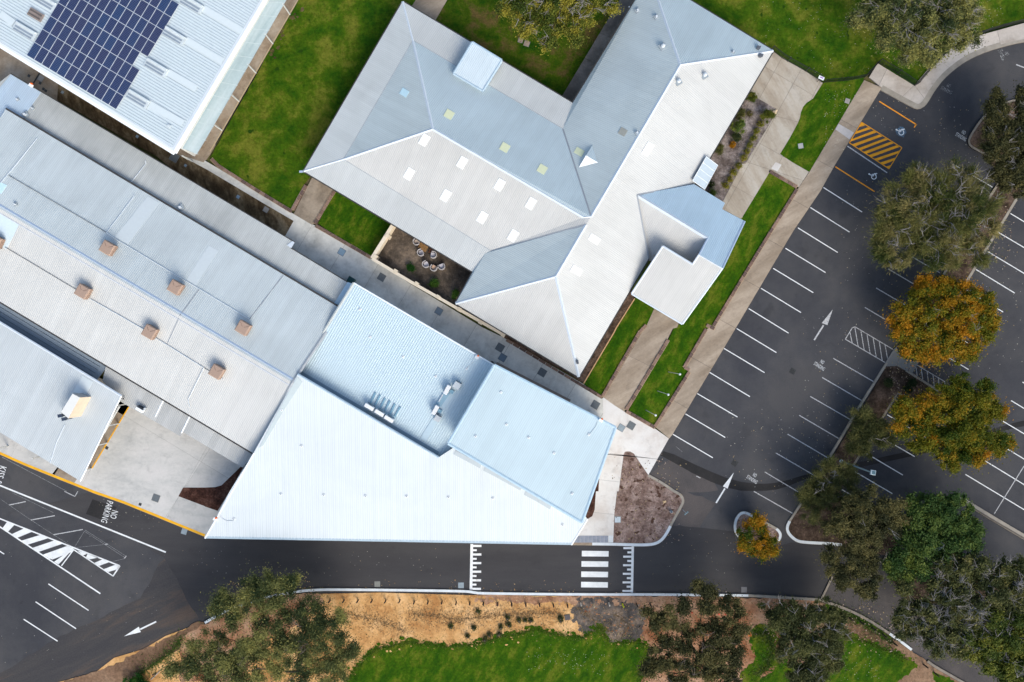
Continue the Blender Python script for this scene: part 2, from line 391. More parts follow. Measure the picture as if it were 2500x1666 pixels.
# verge
sheet('sand_verge', o('462,1445 500,1423 600,1385 700,1366 870,1362 1080,1368 1450,1372 1700,1375 1890,1395 2020,1455 2150,1545 2240,1640 2240,1720 -500,1720 120,1572 220,1545 262,1512 330,1492 380,1462 450,1436'), .05, M_SAND)
sheet('bare_earth', jag(t(3,3,'-300,850 1682,885 1682,1568 1682,1800 -60,1800 -60,1240 -180,1180') + [], 10, 3, 11), .058, M_RED)
sheet('bare_earth', jag(t(0,3,'1640,1065 1500,1140 1200,1290 900,1440 480,1580 500,1800 1100,1800 1150,1500 1400,1330 1682,1200 1682,1075'), 9, 4, 12), .06, M_DIRT)
sheet('bare_earth', jag(t(1,3,'0,1090 300,940 560,870 700,850 950,835 950,890 820,960 800,1080 500,1200 300,1568 -200,1568 -200,1200'), 9, 4, 13), .062, M_RED)
sheet('bare_earth', jag(t(2,3,'560,850 1682,862 1682,905 1400,935 1200,900 1000,930 700,885'), 9, 4, 17), .064, M_RED)
sheet('bare_earth', jag(t(4,3,'20,905 400,1065 900,1410 1180,1580 500,1800 -300,1800 -300,900'), 9, 3, 14), .062, M_DIRT)
sheet('ash_patch', jag(t(2,3,'1400,890 1600,865 1682,880') + t(3,3,'120,900 250,960 230,1120 200,1240 60,1270 -60,1250') + t(2,3,'1560,1210 1450,1180 1380,1060 1330,980'), 7, 4, 15), .066, M_ASH)
lawn('lawn', t(1,3,'1160,2600 1160,1568 1230,1470 1330,1350 1420,1290 1682,1235') + t(2,3,'300,1275 550,1255 760,1190 900,1168 1050,1130 1160,1165 1300,1185 1420,1205 1560,1110 1620,1180 1640,1245') + t(3,3,'200,1230 285,1280 255,1400 205,1568 205,2600'), .075, M_LAWN2, 6, 4, 21)
lawn('lawn', t(4,3,'-500,1568 -300,1400 0,1430 120,1290 230,1195 400,1240 600,1320 720,1380 800,1450 640,1568 500,2300 -400,2300'), .075, M_LAWN2, 6, 4, 22)
lawn('lawn', t(4,3,'60,925 230,985 400,1070 560,1185 540,1200 400,1110 240,1020 60,960'), .076, M_LAWN, 6, 2, 23)
lawn('lawn', t(4,3,'930,1470 1060,1530 1180,1600 1100,1640 940,1560'), .076, M_LAWN2, 6, 3, 24)
lawn('lawn', t(3,3,'1100,1160 1200,1080 1330,1120 1320,1300 1360,1420 1200,1500 1200,1700 1050,1700 1040,1480 1180,1380'), .07, M_LAWN, 6, 5, 25)

def blobs_sheet(name, label, lines, n, spread_, r0, r1, mat, z, seed, cat='ground cover'):
    rr = random.Random(seed); mb = MB(); segs = [(a, b) for L_ in lines for a, b in zip(L_, L_[1:])]; ws = [math.dist(a, b) for a, b in segs]
    for k in range(n):
        a, b = rr.choices(segs, ws)[0]; q = lp(a, b, rr.random()); cx, cy = q[0] + rr.gauss(0, spread_), q[1] + rr.gauss(0, spread_ * .8); r_ = r0 + (r1 - r0) * rr.random() ** 2.2; m_ = rr.randint(8, 13)
        pts = [P(cx + math.cos(2 * math.pi * i / m_) * r_ * rr.uniform(.45, 1.15) * 1.25, cy - math.sin(2 * math.pi * i / m_) * r_ * rr.uniform(.45, 1.15), z + k * .00002) for i in range(m_)]
        mb.poly(pts)
    ob = mb.build(name, mat); tag(ob, label, cat, None, 'stuff')
FR1 = t(1,3,'1160,1568 1230,1470 1330,1350 1420,1290 1682,1235') + t(2,3,'300,1275 550,1255 760,1190 900,1168 1050,1130 1160,1165 1300,1185 1420,1205 1560,1110 1640,1245') + t(3,3,'200,1230 285,1280 255,1400 205,1568')
blobs_sheet('grass_patches', 'ragged green grass patches creeping over the sand edge', [FR1], 420, 5.5, 1.0, 7.5, M_LAWN2, .070, 31, 'grass')
blobs_sheet('sand_patches', 'bare sandy patches showing through the lower lawn edge', [[(a, b + 7) for a, b in FR1]], 70, 6.5, .8, 3.2, M_SAND, .0775, 32, 'sand')
blobs_sheet('ash_flecks', 'dark ash spilling unevenly round the ash patch', [t(2,3,'1400,900 1560,900 1682,930') + t(3,3,'100,920 240,970 220,1120 190,1240 60,1270 -60,1250') + t(2,3,'1560,1210 1450,1180 1380,1060 1350,980 1400,900')], 260, 5, .8, 6, M_ASH, .067, 33, 'ash')
blobs_sheet('pale_soil_patches', 'pale sandy soil patches in the dark ash', [t(2,3,'1450,950 1682,1150') + t(3,3,'60,1150 200,1000')], 90, 12, .6, 3.5, M_RED, .0685, 34, 'soil')
blobs_sheet('grass_patches_right', 'patchy grass over bare soil under the lower right trees', [t(4,3,'0,1430 120,1290 230,1195 400,1240 600,1320 720,1380 800,1450'), t(3,3,'1100,1160 1330,1120 1320,1300 1360,1420 1200,1500 1180,1380 1100,1160'), t(4,3,'60,940 400,1090 560,1190')], 420, 6, 1.0, 7, M_LAWN2, .0705, 35, 'grass')
blobs_sheet('soil_patches', 'reddish soil worn through the sand below the white kerb', [t(2,3,'560,880 1682,900'), t(1,3,'950,890 820,960 800,1080 500,1200'), t(3,3,'0,930 800,900 1682,940')], 420, 6, .8, 8, M_RED, .065, 36, 'soil')
blobs_sheet('worn_lawn_patches', 'brown worn patches along the shady lawn edges', [px('1062,60 1360,270'), px('1650,20 1870,135'), px('740,20 700,60 660,150')], 110, 6, 1, 8, ground_mat('worn_soil', [(.05, .045, .015), (.10, .08, .03), (.17, .12, .06)], .6, 4, .4, 1, .6, 10), .1015, 37, 'soil')
# ---- mulch beds
def bed(pts, z, mat, name='mulch_bed'): return sheet(name, pts, z, mat)
bed(t(3,0,'1200,900 1300,860 1370,940 1560,1050 1490,1180 1255,1568') + t(3,1,'1225,0 1040,360 1040,460 850,300 500,60') + t(3,0,'700,1600'), .09, M_MULG)
bed(t(3,1,'60,1200 170,1200 193,1295 15,1568') + t(2,2,'1950,60 1665,535 1500,430 900,110 880,30 1400,200'), .09, M_MULB)
MI = t(3,2,'325,1415 185,1205 150,1187 125,1185 100,1190 88,1215 70,1350 40,1568') + t(3,3,'25,0 0,180') + t(2,3,'1672,420')
bed(MI + t(3,3,'100,425 300,430 365,405 425,345 460,275 540,135 572,80 550,30 505,0') + t(3,2,'560,1550'), .10, M_MULP)
bed(t(1,1,'1800,560 2100,760') + t(2,1,'700,1000 620,1080 440,1330 900,1620') + t(2,2,'880,60 890,60 0,-420') + t(2,1,'0,1115') + t(1,1,'1600,890'), .08, M_COURT, 'courtyard_ground')
bed(t(2,2,'1700,1568 1815,1420 1808,1568') + t(2,3,'1530,0 1520,150 1500,205 1465,225 1440,215 1425,180'), .13, M_MULD)
bed(t(1,2,'420,1250 350,1325 290,1385 160,1510 100,1528 0,1532') + t(0,2,'1752,1532') + t(0,3,'1465,40 1682,122') + t(1,3,'0,125 105,160 205,0'), .13, M_MULD)
bed(t(4,2,'650,372 745,367 820,408 1140,607') + px('2330,960 2265,1008') + t(4,2,'850,690 755,630 590,890 420,1170 285,1390 200,1568') + px('2095,1230 2190,1290 2190,1360 2120,1350') + t(4,3,'180,435 0,425') + t(3,3,'1560,425 1480,400 1425,345 1415,290 1450,240 1560,60') + t(3,2,'1960,1460'), .12, M_MULB)
bed(px('2620,240 2500,243 2447,256 2408,280 2372,330 2366,347 2374,360 2392,370 2449,430 2301,675 2196,846 2243,878 2352,700 2484,485 2520,420 2620,420'), .12, M_MULB)
bed(smooth_line(t(3,3,'1060,172 1130,190 1340,305 1370,350 1355,405 1310,435 1150,440 1060,410 1000,340 987,290 1000,220 1030,180 1060,172'), 1), .12, M_MULP)
bed(px('2322,1356 2340,1362 2432,1395 2560,1440 2640,1470 2640,1560 2400,1460 2230,1480 2180,1420 2225,1425 2240,1400'), .12, M_MULB)

# ---- concrete
edgeL = lambda u: lp((2110, 196), (1598, 1046), u)
edgeR = lambda u: lp((2153, 214), (1633, 1070), u)
PATHL = px('2110,196 1977,419 1945,466') + t(3,1,'1755,235 1410,800 955,1552') + t(3,2,'890,12 665,382 722,410 395,955')
PATHR = px('2153,214 2038,404 2003,467') + t(3,1,'1715,640 1512,980 1165,1568') + t(3,2,'555,1025 525,1062')
cuts = [(lp((2110, 196), (1599, 1045), u), lp((2153, 214), (1660, 1078), u)) for u in [k / 8.7 for k in range(0, 9)]]
cuts = [((a[0] - 60, a[1] - 35), (b[0] + 40, b[1] + 24)) for a, b in cuts]
paving('footpath', PATHL + PATHR[::-1], .12, M_CONB, cuts, M_JOINT, .4)
sheet('ramp_slab', t(4,0,'185,1185 332,1270 290,1335 155,1240'), .128, plain('ramp', (.50, .46, .44), .9))
CP_T = t(4,0,'560,608 910,822 1130,560 1290,430 1500,350 1960,222 2400,150')
CP_B = t(4,0,'598,838 910,1010 955,1022 1000,995 1030,950 1090,850 1175,740 1270,655 1370,580 1480,520 1600,470 1780,415 1960,375 2400,310')
cuts = [(t(4,0,a)[0], t(4,0,a)[1]) for a in ('700,560 560,840', '1130,560 1300,690', '1420,380 1500,520', '950,780 760,960', '900,800 1050,1000', '1700,280 1740,440')]
paving('footpath', t(4,0,'480,740 560,608')[:2] + CP_T[1:] + CP_B[::-1] , .13, ground_mat('concrete_rose', [(.42, .36, .31), (.52, .46, .41), (.58, .52, .47)], .3, 4, .08, .9, .15, 40), cuts, M_JOINT, .3)
kerb('kerb', CP_B[:1] + CP_B[1:], .55, .135, M_KC, M_KG, smoothing=1)
C3 = t(3,0,'1450,450 1510,490 1960,765 1995,795') + CURV[:9] + t(3,1,'1700,-15 1862,78 1765,225 1482,60 1480,90 1215,527 1050,440 900,500 1040,360 1225,0') + t(3,0,'1255,1568 1490,1180 1560,1050 1370,940 1250,880')
cuts = [(t(3,0,a)[0], t(3,0,a)[1]) for a in ('1600,560 1440,850', '1780,680 1560,1080', '1440,640 1920,925', '1430,1080 1760,1170', '1350,1350 1600,1490')]
cuts += [(t(3,1,a)[0], t(3,1,a)[1]) for a in ('1100,190 1340,325', '1225,-30 1500,60', '1590,-30 1530,90')]
paving('footpath', C3, .115, M_CONP, cuts, M_JOINT, .3)
sheet('path_slab', t(3,1,'1545,-15 1600,10 1560,75 1500,45'), .124, M_CONW)
# diagonal walkway between the buildings
WT = t(1,0,'0,1560') [:0] + px('430,330 480,360') + t(1,1,'0,-30 100,28 830,470 1050,590 1590,905') + t(2,1,'0,1145') + t(2,2,'700,0 905,100 1660,540 1850,680')
WB = t(2,2,'1850,900 1560,760 900,400 180,20') + t(1,2,'1600,-200') + t(1,1,'1300,1120 860,860 770,690 850,548 20,62') + px('400,385')
cuts = []
for k in range(11):
    a = lp(t(1,1,'990,650')[0], t(2,2,'2060,900')[0], k / 9.6); cuts.append(((a[0] + 80, a[1] - 135), (a[0] - 80, a[1] + 135)))
paving('walkway', WT + WB, .11, M_CONG, cuts, M_JOINT, .28)
CW = t(2,2,'1850,680 1855,670') + t(3,2,'0,745 95,805 385,965 522,1062 325,1412 185,1205 150,1187 125,1185 100,1190 88,1215 70,1350 40,1568') + t(3,3,'22,0 0,180') + t(2,3,'1672,420 1300,420 1300,0') + t(2,2,'1700,1200 1850,900')
cuts = [(t(3,2,a)[0], t(3,2,a)[1]) for a in ('-120,1195 90,1220', '60,1480 -200,1450')] + [(t(2,3,a)[0], t(2,3,a)[1]) for a in ('1400,160 1680,190',)]
paving('forecourt', CW, .12, M_CONW, cuts, M_JOINT, .25)
# small grey pavers by the crossing
pb = sheet('paver_strip', t(2,3,'1340,363 1632,363 1632,420 1320,420'), .122, M_JOINT)
pm = MB().box((0, 0, 0), .98, .98, .06).build('paver', plain('paver_blue', (.26, .28, .33), .8, .2)); pme = pm.data; bpy.data.objects.remove(pm)
a0 = t(2,3,'1376,378')[0]
for i in range(9):
    for j in range(2):
        q = t(2,3,f'{1350 + i * 33},{378 + j * 28}')[0]; a = P(*q, .08); place('paver', pme, a, 0, pb, (.43, .38, 1))
sheet('tactile_slab', t(2,3,'1634,363 1671,363 1671,420 1634,420'), .13, plain('slab_white', (.62, .64, .65), .9))
# yard lower left
yard = px('-100,1020') + t(0,2,'-400,960 0,1195 880,1568') + t(0,3,'760,0 1010,80 1682,365') + t(1,3,'30,385') + t(1,2,'420,1250 600,1100 300,900') + px('330,960 -100,780')
cuts = [(t(0,2,a)[0], t(0,2,a)[1]) for a in ('1960,1180 1700,1640', '165,1125 105,1235', '560,1350 520,1410', '1230,760 700,1640', '1280,900 2000,1330')] + [(t(0,3,a)[0], t(0,3,a)[1]) for a in ('1470,40 1350,225',)]
paving('yard', yard, .12, M_CONY, cuts, M_JOINT, .18)
sheet('brown_paving', t(0,2,'1120,690 1240,752 880,1350 790,1380 700,1500 500,1400 900,900'), .126, M_TANP)
kerb('yellow_line', t(0,2,'1232,760 878,1350'), .13, .132, M_YEL, M_JOINT, 3, 0)
kerb('yellow_kerb', t(0,2,'-300,1060 0,1203 240,1310 500,1415 880,1566') + t(0,3,'770,5 1010,88 1250,185 1480,280 1682,362') + t(1,3,'10,385'), .26, .13, M_YEL, M_KC, 3, 0)
sheet('footpath', px('700,-60 775,-60 727,0 513,374 497,397 380,360 500,200'), .112, M_TANP)
sheet('footpath', o('920,0 945,12 1003,48 1040,80 900,60')[:0] + t(2,0,'20,-200 450,-160 360,0 250,190 100,190 -20,100 20,60 60,0'), .115, M_CONB)
cuts = [(t(2,0,a)[0], t(2,0,a)[1]) for a in ('1680,560 1800,620', '1830,320 1950,370')] + [(t(3,0,'0,95 90,145')[0], t(3,0,'0,95 90,145')[1])]
paving('footpath', px('1513,0 1549,-60 1640,-60 1580,30 1430,260 1350,260 1372,235'), .112, M_CONK, cuts, M_JOINT, .3)
sheet('footpath', t(1,1,'1025,135 1060,90 1290,200 1250,262 1030,588 850,482'), .114, ground_mat('concrete_brown', [(.15, .12, .095), (.27, .215, .16), (.36, .29, .22)], .3, 4, .12, .9, .15, 40))
cuts = [(t(3,2,a)[0], t(3,2,a)[1]) for a in ('100,250 400,400',)]
paving('footpath', t(3,1,'380,1390 620,1520 600,1568') + t(3,2,'560,10 500,130 95,803 0,752') + t(2,2,'1858,685 1850,660') + t(3,2,'0,500 290,0') + t(3,1,'300,1568'), .112, M_CONB, cuts, M_JOINT, .3)
cuts = [(t(4,2,a)[0], t(4,2,a)[1]) for a in ('770,265 735,385', '860,320 820,430')]
paving('island_path', t(4,2,'740,188 770,265 880,320 958,325 890,437 820,408 745,368 650,372 633,338 712,213'), .128, plain('island_con', (.22, .215, .205), .9, .12), cuts, M_JOINT, .3)
sheet('brown_paving', px('-60,70 160,210 139,245 60,215 20,230 -60,230'), .112, M_TANP)
sheet('brown_paving', t(0,0,'560,790 700,800 1560,1400') + t(1,1,'30,62 848,550 768,692 600,600 0,300') + t(0,0,'1500,1500 545,955'), .116, M_BROWN)
BJ = [(t(0,0,'1165,1190')[0], t(0,0,'1110,1290')[0]), (t(0,0,'1425,1340')[0], t(0,0,'1370,1460')[0]), (t(1,1,'390,370')[0], t(1,1,'350,420')[0])]

# ---- kerbs
kerb('kerb', t(1,3,'0,1080 150,992 300,936 480,878 700,830 900,808 1200,808 1682,813') + t(2,3,'250,817 490,822 530,832 590,838 1100,845 1682,848') + t(3,3,'140,847 600,850 1100,856'), .26, .12, M_KW, M_KG)
kerb('kerb', t(3,3,'1100,856 1300,868 1560,884 1675,890') + t(4,3,'20,897'), .26, .12, M_KC, M_KG)
kerb('kerb', t(4,3,'20,897 230,968 400,1052 580,1170'), .28, .12, M_KG, M_DARK)
kerb('kerb', t(4,3,'580,1170 680,1240 760,1302'), .28, .125, M_KW, M_DARK)
kerb('kerb', t(4,3,'890,1395 950,1440 1180,1568 1300,1640'), .28, .12, M_KG, M_DARK)
kerb('kerb', t(3,2,'325,1415 600,1568')[:1] + t(3,2,'470,1495') + t(3,3,'490,0 545,25 570,80 545,130 500,210 460,285'), .24, .125, M_KC, M_KG)
kerb('kerb', t(3,3,'460,285 430,345 390,400 340,430 270,440 150,440 0,434') + t(2,3,'1500,432'), .30, .125, M_KW, M_KG)
kerb('kerb', t(2,3,'1500,432 1340,430'), .3, .118, M_CONB, M_KG)
kerb('kerb', t(3,3,'1145,208 1090,180 1055,175 1028,190 1000,230 988,290 1000,345 1060,410 1150,440 1240,440'), .28, .13, M_KW, M_KG)
kerb('kerb', t(3,3,'1240,440 1310,432 1350,405 1368,360 1350,325 1330,308'), .28, .13, M_KW, M_KG)
kerb('kerb', t(3,3,'1330,308 1220,248 1145,208'), .26, .128, M_KC, M_KG)
kerb('kerb', t(3,3,'1682,425 1580,420 1500,410 1435,355 1415,300 1440,245'), .30, .13, M_KW, M_KG)
kerb('kerb', t(3,3,'1682,425') + t(4,3,'100,430 190,442'), .30, .13, M_KW, M_KG)
kerb('kerb', t(4,2,'650,338 420,705 200,1075 0,1410') + t(3,3,'1575,40 1440,245'), .22, .13, M_KC, M_KG, smoothing=0)
kerb('kerb', t(4,2,'830,410 1140,607'), .22, .13, M_KC, M_KG, smoothing=0)
kerb('kerb', t(4,2,'895,705 755,625 590,890 420,1170 285,1390'), .22, .13, M_KG, M_DARK, smoothing=0)
kerb('kerb', t(4,1,'1765,120 1645,300 1180,1080') + px('2196,846'), .26, .13, M_KG, M_DARK, smoothing=0)
kerb('kerb', t(4,1,'1893,332 1380,1180'), .26, .13, M_KC, M_KG, smoothing=0)
kerb('kerb', t(4,0,'2300,930 1960,940 1850,965 1750,1000 1600,1090 1520,1190 1450,1300 1430,1355 1450,1400 1540,1450 1960,1680'), .22, .13, M_KG, M_DARK, smoothing=1)
kerb('kerb', t(4,3,'1105,530 1270,590 1440,658 1682,740'), .22, .13, M_KG, M_DARK, smoothing=0)
kerb('kerb', t(4,3,'455,605 510,585 545,550 560,500'), .22, .13, M_KG, M_DARK)
kerb('kerb', t(4,3,'18,890 110,700'), .22, .10, M_KG, M_DARK, smoothing=0)
for w_, m_ in ((.5, M_KC),): kerb('median_kerb', t(4,3,'1118,32 1400,205 1682,372 2000,560'), w_, .15, m_, M_KG, smoothing=0)
kerb('median_kerb', t(4,3,'1125,50 1400,220 1682,385 2000,575'), .10, .17, plain('kerb_dark_groove', (.15, .13, .115), .9), M_KG, smoothing=0)  # narrow darker strip along the median top
kerb('timber_edge', t(3,1,'195,1290 20,1568') + t(2,2,'1955,50 1665,538'), .12, .13, plain('timber_edge', (.55, .34, .16), .8), M_DARK, 3, 0)
kerb('concrete_edge', t(1,0,'50,1450 890,0') + px('760,-60'), .12, .125, plain('edge_buff', (.46, .36, .22), .8), M_DARK, 3, 0)

# ---- stone edging: every block its own part
M_ST = [plain('edging_a', (.20, .125, .095), .95, .3, scale=9), plain('edging_b', (.27, .175, .13), .95, .3, scale=9), plain('edging_c', (.14, .09, .075), .95, .3, scale=9)]
stone = []
for k in range(3):
    mb = MB(); rr = random.Random(k)
    mb.box((0, 0, 0), 1, 1, .9, 0, 0, 1, False); mb.v[4:8] = [(x * (.93 + rr.uniform(-.04, .04)), y * (.88 + rr.uniform(-.05, .05)), 1.0 + rr.uniform(-.06, .06)) for x, y, z in mb.v[4:8]]
    ob = mb.build('edging_stone', M_ST[k]); stone.append(ob.data); bpy.data.objects.remove(ob)
M_MORT = plain('mortar', (.42, .30, .19), .95, .2)
def edging(pts, label, step=.62, w=.36, h=.22, seed=0):
    loc = P(*pts[0]); e = thing('stone_edging', loc, label, 'garden edging', 'stone edging round the lawns')
    mb = MB(); ribbon(mb, [tuple(P(a, b, .1)[:2]) for a, b in pts], w + .03, -.05, h - .07); mb.build('mortar_bed', M_MORT, e)
    rr = random.Random(seed); wp = [tuple(P(a, b, h)[:2]) for a, b in pts]
    for a, b in zip(wp, wp[1:]):
        for sg in resample([a, b], step):
            d = (sg[-1][0] - sg[0][0], sg[-1][1] - sg[0][1]); L = math.hypot(*d)
            c = lp(sg[0], sg[-1], .5)
            place('edging_stone', rr.choice(stone), (c[0], c[1], h - .2), math.atan2(d[1], d[0]) + rr.uniform(-.02, .02), e, (L - .04, w * rr.uniform(.9, 1.05), .2 * rr.uniform(.94, 1.1)))
edging(px('516,388') + t(1,1,'130,22 480,245 830,458'), 'brown stone edging along the lower side of the big left lawn', seed=1)
edging(t(1,1,'968,208 838,440'), 'short stone edging between the big left lawn and the brown path stub', seed=2)
edging(t(1,1,'1238,265 1050,575'), 'stone edging on the left side of the small square lawn', seed=3)
edging(t(1,1,'1060,592 1590,900'), 'stone edging between the small square lawn and the walkway', seed=4)
edging(t(3,1,'1488,72 1748,222'), 'stone edging across the top end of the long lawn strip', seed=5)
edging(t(3,1,'1748,245 1405,800 950,1552'), 'stone edging between the long lawn strip and the footpath', seed=6)
edging(t(3,1,'880,1545 960,1580'), 'short stub of stone edging at the upper step of the long lawn strip', seed=7)
edging(t(3,2,'880,15 668,380 720,408'), 'stone edging between the two steps of the long lawn strip', seed=8)
edging(t(3,2,'718,425 388,950'), 'stone edging on the right of the lawn with three white posts', seed=9)
edging(t(3,2,'388,958 112,800'), 'stone edging across the bottom end of the lawn with three white posts', seed=10)
edging(t(3,2,'112,790 515,118'), 'stone edging on the left of the lawn with three white posts', seed=11)
edging(t(3,1,'305,1545') + t(3,2,'240,45 0,460') + t(2,2,'1850,655'), 'stone edging on the right of the narrow striped lawn', seed=12)
edging(t(2,2,'925,118 1300,345 1845,672'), 'weathered stone edging between the walkway and the hipped roof end', .8, .3, .18, 13)
# ================================================================ painted markings (thin paint sheets, parts of the car park)
ZM = .012
def line(a, b, w=.10, mat=None, name='bay_line', z=ZM):
    A, B = P(*a), P(*b); d = (B - A).normalized(); q = Vector((-d.y, d.x, 0)) * w / 2
    return MB().poly([A + q + Vector((0, 0, z)), A - q + Vector((0, 0, z)), B - q + Vector((0, 0, z)), B + q + Vector((0, 0, z))][::-1] if False else [A - q + Vector((0, 0, z)), B - q + Vector((0, 0, z)), B + q + Vector((0, 0, z)), A + q + Vector((0, 0, z))]).build(name, mat or M_WHITE, asphalt)
def mpoly(pts, mat, name, z=ZM):
    mb = MB(); w = W(pts, z); a = sum(w[i].x * w[(i + 1) % len(w)].y - w[(i + 1) % len(w)].x * w[i].y for i in range(len(w)))
    return mb.poly(w if a > 0 else w[::-1]).build(name, mat, asphalt)
def T(c, r, s): return t(c, r, s)
rowA = [T(4,1,'40,228 410,463'), [T(3,1,'1875,420')[0], T(4,1,'290,655')[0]], [T(3,1,'1757,615')[0], T(4,1,'177,850')[0]], [T(3,1,'1637,810')[0], T(4,1,'60,1042')[0]],
        T(3,1,'1520,1002 1903,1235'), T(3,1,'1403,1193 1785,1425'), T(3,1,'1285,1387 1667,1622'), T(3,2,'1170,10 1550,240'), T(3,2,'1048,200 1437,432'), T(3,2,'912,430 1297,662'), T(3,2,'793,632 1178,857'), T(3,2,'680,827 1060,1052'), T(3,2,'560,1022 942,1247')]
rowB = [T(4,1,'850,870 1155,1045'), T(4,1,'660,1007 985,1200'), T(4,1,'545,1190 900,1398'), T(4,1,'435,1375 800,1590'), T(4,2,'135,295 520,518'), T(4,2,'28,478 413,703'), [T(3,2,'1875,660')[0], T(4,2,'300,882')[0]],
        [T(3,2,'1768,840')[0], T(4,2,'192,1065')[0]], [T(3,2,'1657,1020')[0], T(4,2,'83,1248')[0]], T(3,2,'1548,1202 1920,1420'), T(3,2,'1438,1382 1820,1610'), T(3,3,'1145,0 1470,185')]
rowC = [T(4,1,'1275,0 1658,225'), T(4,1,'1830,477 2200,700'), T(4,1,'1710,655 2090,880'), T(4,1,'1605,837 1980,1062'), T(4,1,'1500,1013 1870,1238'), T(4,1,'1390,1200 1760,1420'), [T(4,1,'1280,1385')[0], T(4,2,'1655,38')[0]], T(4,2,'1170,0 1540,220'), T(4,2,'1060,180 1430,403'),
        T(4,2,'650,835 1020,1055'), T(4,2,'540,1018 913,1235'), T(4,2,'430,1193 800,1412'), T(4,2,'325,1370 700,1590'), T(4,2,'215,1550 585,1770')]
rowD = [T(4,2,'2050,340 2430,565'), T(4,2,'1945,522 2320,745'), T(4,2,'1837,700 2210,925'), T(4,2,'1725,877 2100,1100'), T(4,2,'1640,1065 2000,1283'), T(4,2,'1520,1235 2200,1650'), T(4,2,'1398,1405 2080,1815')]
for r_, m_ in ((rowA, M_WHITE), (rowB, M_WORN), (rowC, M_WHITE), (rowD, M_WHITE)):
    for a, b in r_: line(a, b, .10, m_)
line(T(4,2,'1960,1325')[0], T(4,3,'1437,185')[0], .09, M_WORN)
line(T(4,0,'1885,620')[0], T(4,0,'2100,700')[0], .12, M_WORN, 'lane_line')
line(*T(4,0,'270,1400 650,1655'), .12, M_WORN); line(*T(4,1,'155,30 530,268'), .13, M_ORT); line(*T(4,0,'575,972 930,1195'), .13, M_ORT); line(*T(4,0,'930,1190 908,1222'), .13, M_ORT)
# orange hatched access area
HZ = lambda s: [(2040 + float(w.split(',')[0]) / 9.8, 280 + float(w.split(',')[1]) / 9.8) for w in s.split()]
for s_ in ('620,185 1585,795', '1585,795 1275,1300', '1275,1300 330,680', '330,680 620,185'): line(*HZ(s_), .09, M_OR, 'hatch_border', .014)
for s_ in ('620,190 705,262 560,300', '775,305 845,345 470,468 500,405', '910,385 980,430 350,650 395,590', '1050,480 1120,520 470,760 390,715', '1190,565 1255,600 605,850 540,810',
           '1320,650 1390,688 735,940 660,895', '1460,735 1530,775 865,1020 790,975', '1530,860 1490,930 1000,1105 930,1060', '1430,1030 1385,1105 1145,1198 1070,1150', '1330,1210 1280,1290 1210,1245'):
    mpoly(HZ(s_), M_OR, 'hatch_stripe', .0145)
# wheelchair emblems
def emblem(cx, cy, s):
    """s: px per unit; drawn in the pose seen in the photograph"""
    mb = MB(); Z = .018
    def seg(a, b, w=.13):
        A, B = P(cx + a[0] * s, cy + a[1] * s, Z), P(cx + b[0] * s, cy + b[1] * s, Z); d = (B - A).normalized(); q = Vector((-d.y, d.x, 0)) * w / 2
        mb.poly([A - q, B - q, B + q, A + q])
    def dsk(c, r0, r1, a0=0, a1=360):
        n = 28
        for k in range(n):
            u, v = R(lerp(a0, a1, k / n)), R(lerp(a0, a1, (k + 1) / n))
            p = [P(cx + (c[0] + r * math.cos(q)) * s, cy + (c[1] + r * math.sin(q)) * s, Z) for r, q in ((r0, u), (r1, u), (r1, v), (r0, v))]
            mb.poly(p[::-1] if r0 > 0 else [p[1], p[0], p[2]][::-1])
    dsk((-1.0, -.45), 0, .20); seg((-.9, -.35), (-.35, -.1), .1); seg((-.35, -.1), (-.1, .05), .12); seg((-.1, .05), (.15, -.5)); seg((-.4, -.05), (-.25, -.5), .08)
    seg((.15, -.5), (.7, -.5)); seg((.7, -.5), (.85, -.65)); dsk((.12, .2), .48, .66, -60, 255)
    return mb.build('wheelchair_emblem', paintmat('paint_emblem', (.75, .78, .80), .85), asphalt)
mpoly(jag(HZ('1530,270 1600,290 1680,370 1690,450 1640,490 1640,550 1560,530 1450,470 1440,400 1490,340'), 2, .9, 5), M_BLUEP, 'faded_blue_square', .013)
emblem(*HZ('1560,410')[0], 10.6); emblem(*HZ('905,1470')[0], 10.2)
# arrows
for tip, hb1, hb2, s1, s2 in ((T(4,1,'130,1395')[0], T(4,1,'25,1525')[0], T(4,1,'78,1545')[0], T(4,1,'42,1545')[0], T(3,2,'1912,120')[0]),
                              (T(3,2,'1143,1388')[0], T(3,2,'1038,1520')[0], T(3,2,'1083,1542')[0], T(3,2,'1058,1540')[0], T(3,3,'835,95')[0]),
                              (T(0,3,'1020,1190')[0], T(0,3,'1140,1112')[0], T(0,3,'1156,1156')[0], T(0,3,'1152,1133')[0], T(0,3,'1283,1070')[0])):
    mpoly([tip, hb1, hb2], M_WORN if hb1[0] > 1800 else M_WHITE, 'arrow_head'); line(s1, s2, .17, M_WORN if hb1[0] > 1800 else M_WHITE, 'arrow_shaft')
# white hatched walkways across bays
def hatch(quad, strokes, w=.085):
    for a, b in zip(quad, quad[1:]): line(a, b, w, M_WORN, 'hatch_border')
    for a, b in strokes: line(a, b, w, M_WORN, 'hatch_stripe', .0135)
hatch(T(4,2,'635,338 250,112 318,0 345,-5 712,213'), [T(4,2,s_) for s_ in ('293,45 315,148', '342,5 372,182', '400,38 430,215', '458,70 487,250', '516,103 545,285', '575,138 603,320', '630,170 655,303')])
hatch(T(4,2,'935,360 1205,520 1190,640'), [T(4,2,s_) for s_ in ('925,378 938,465', '975,385 990,497', '1032,418 1045,530', '1088,450 1100,563', '1140,480 1150,592', '1195,515 1195,560')])
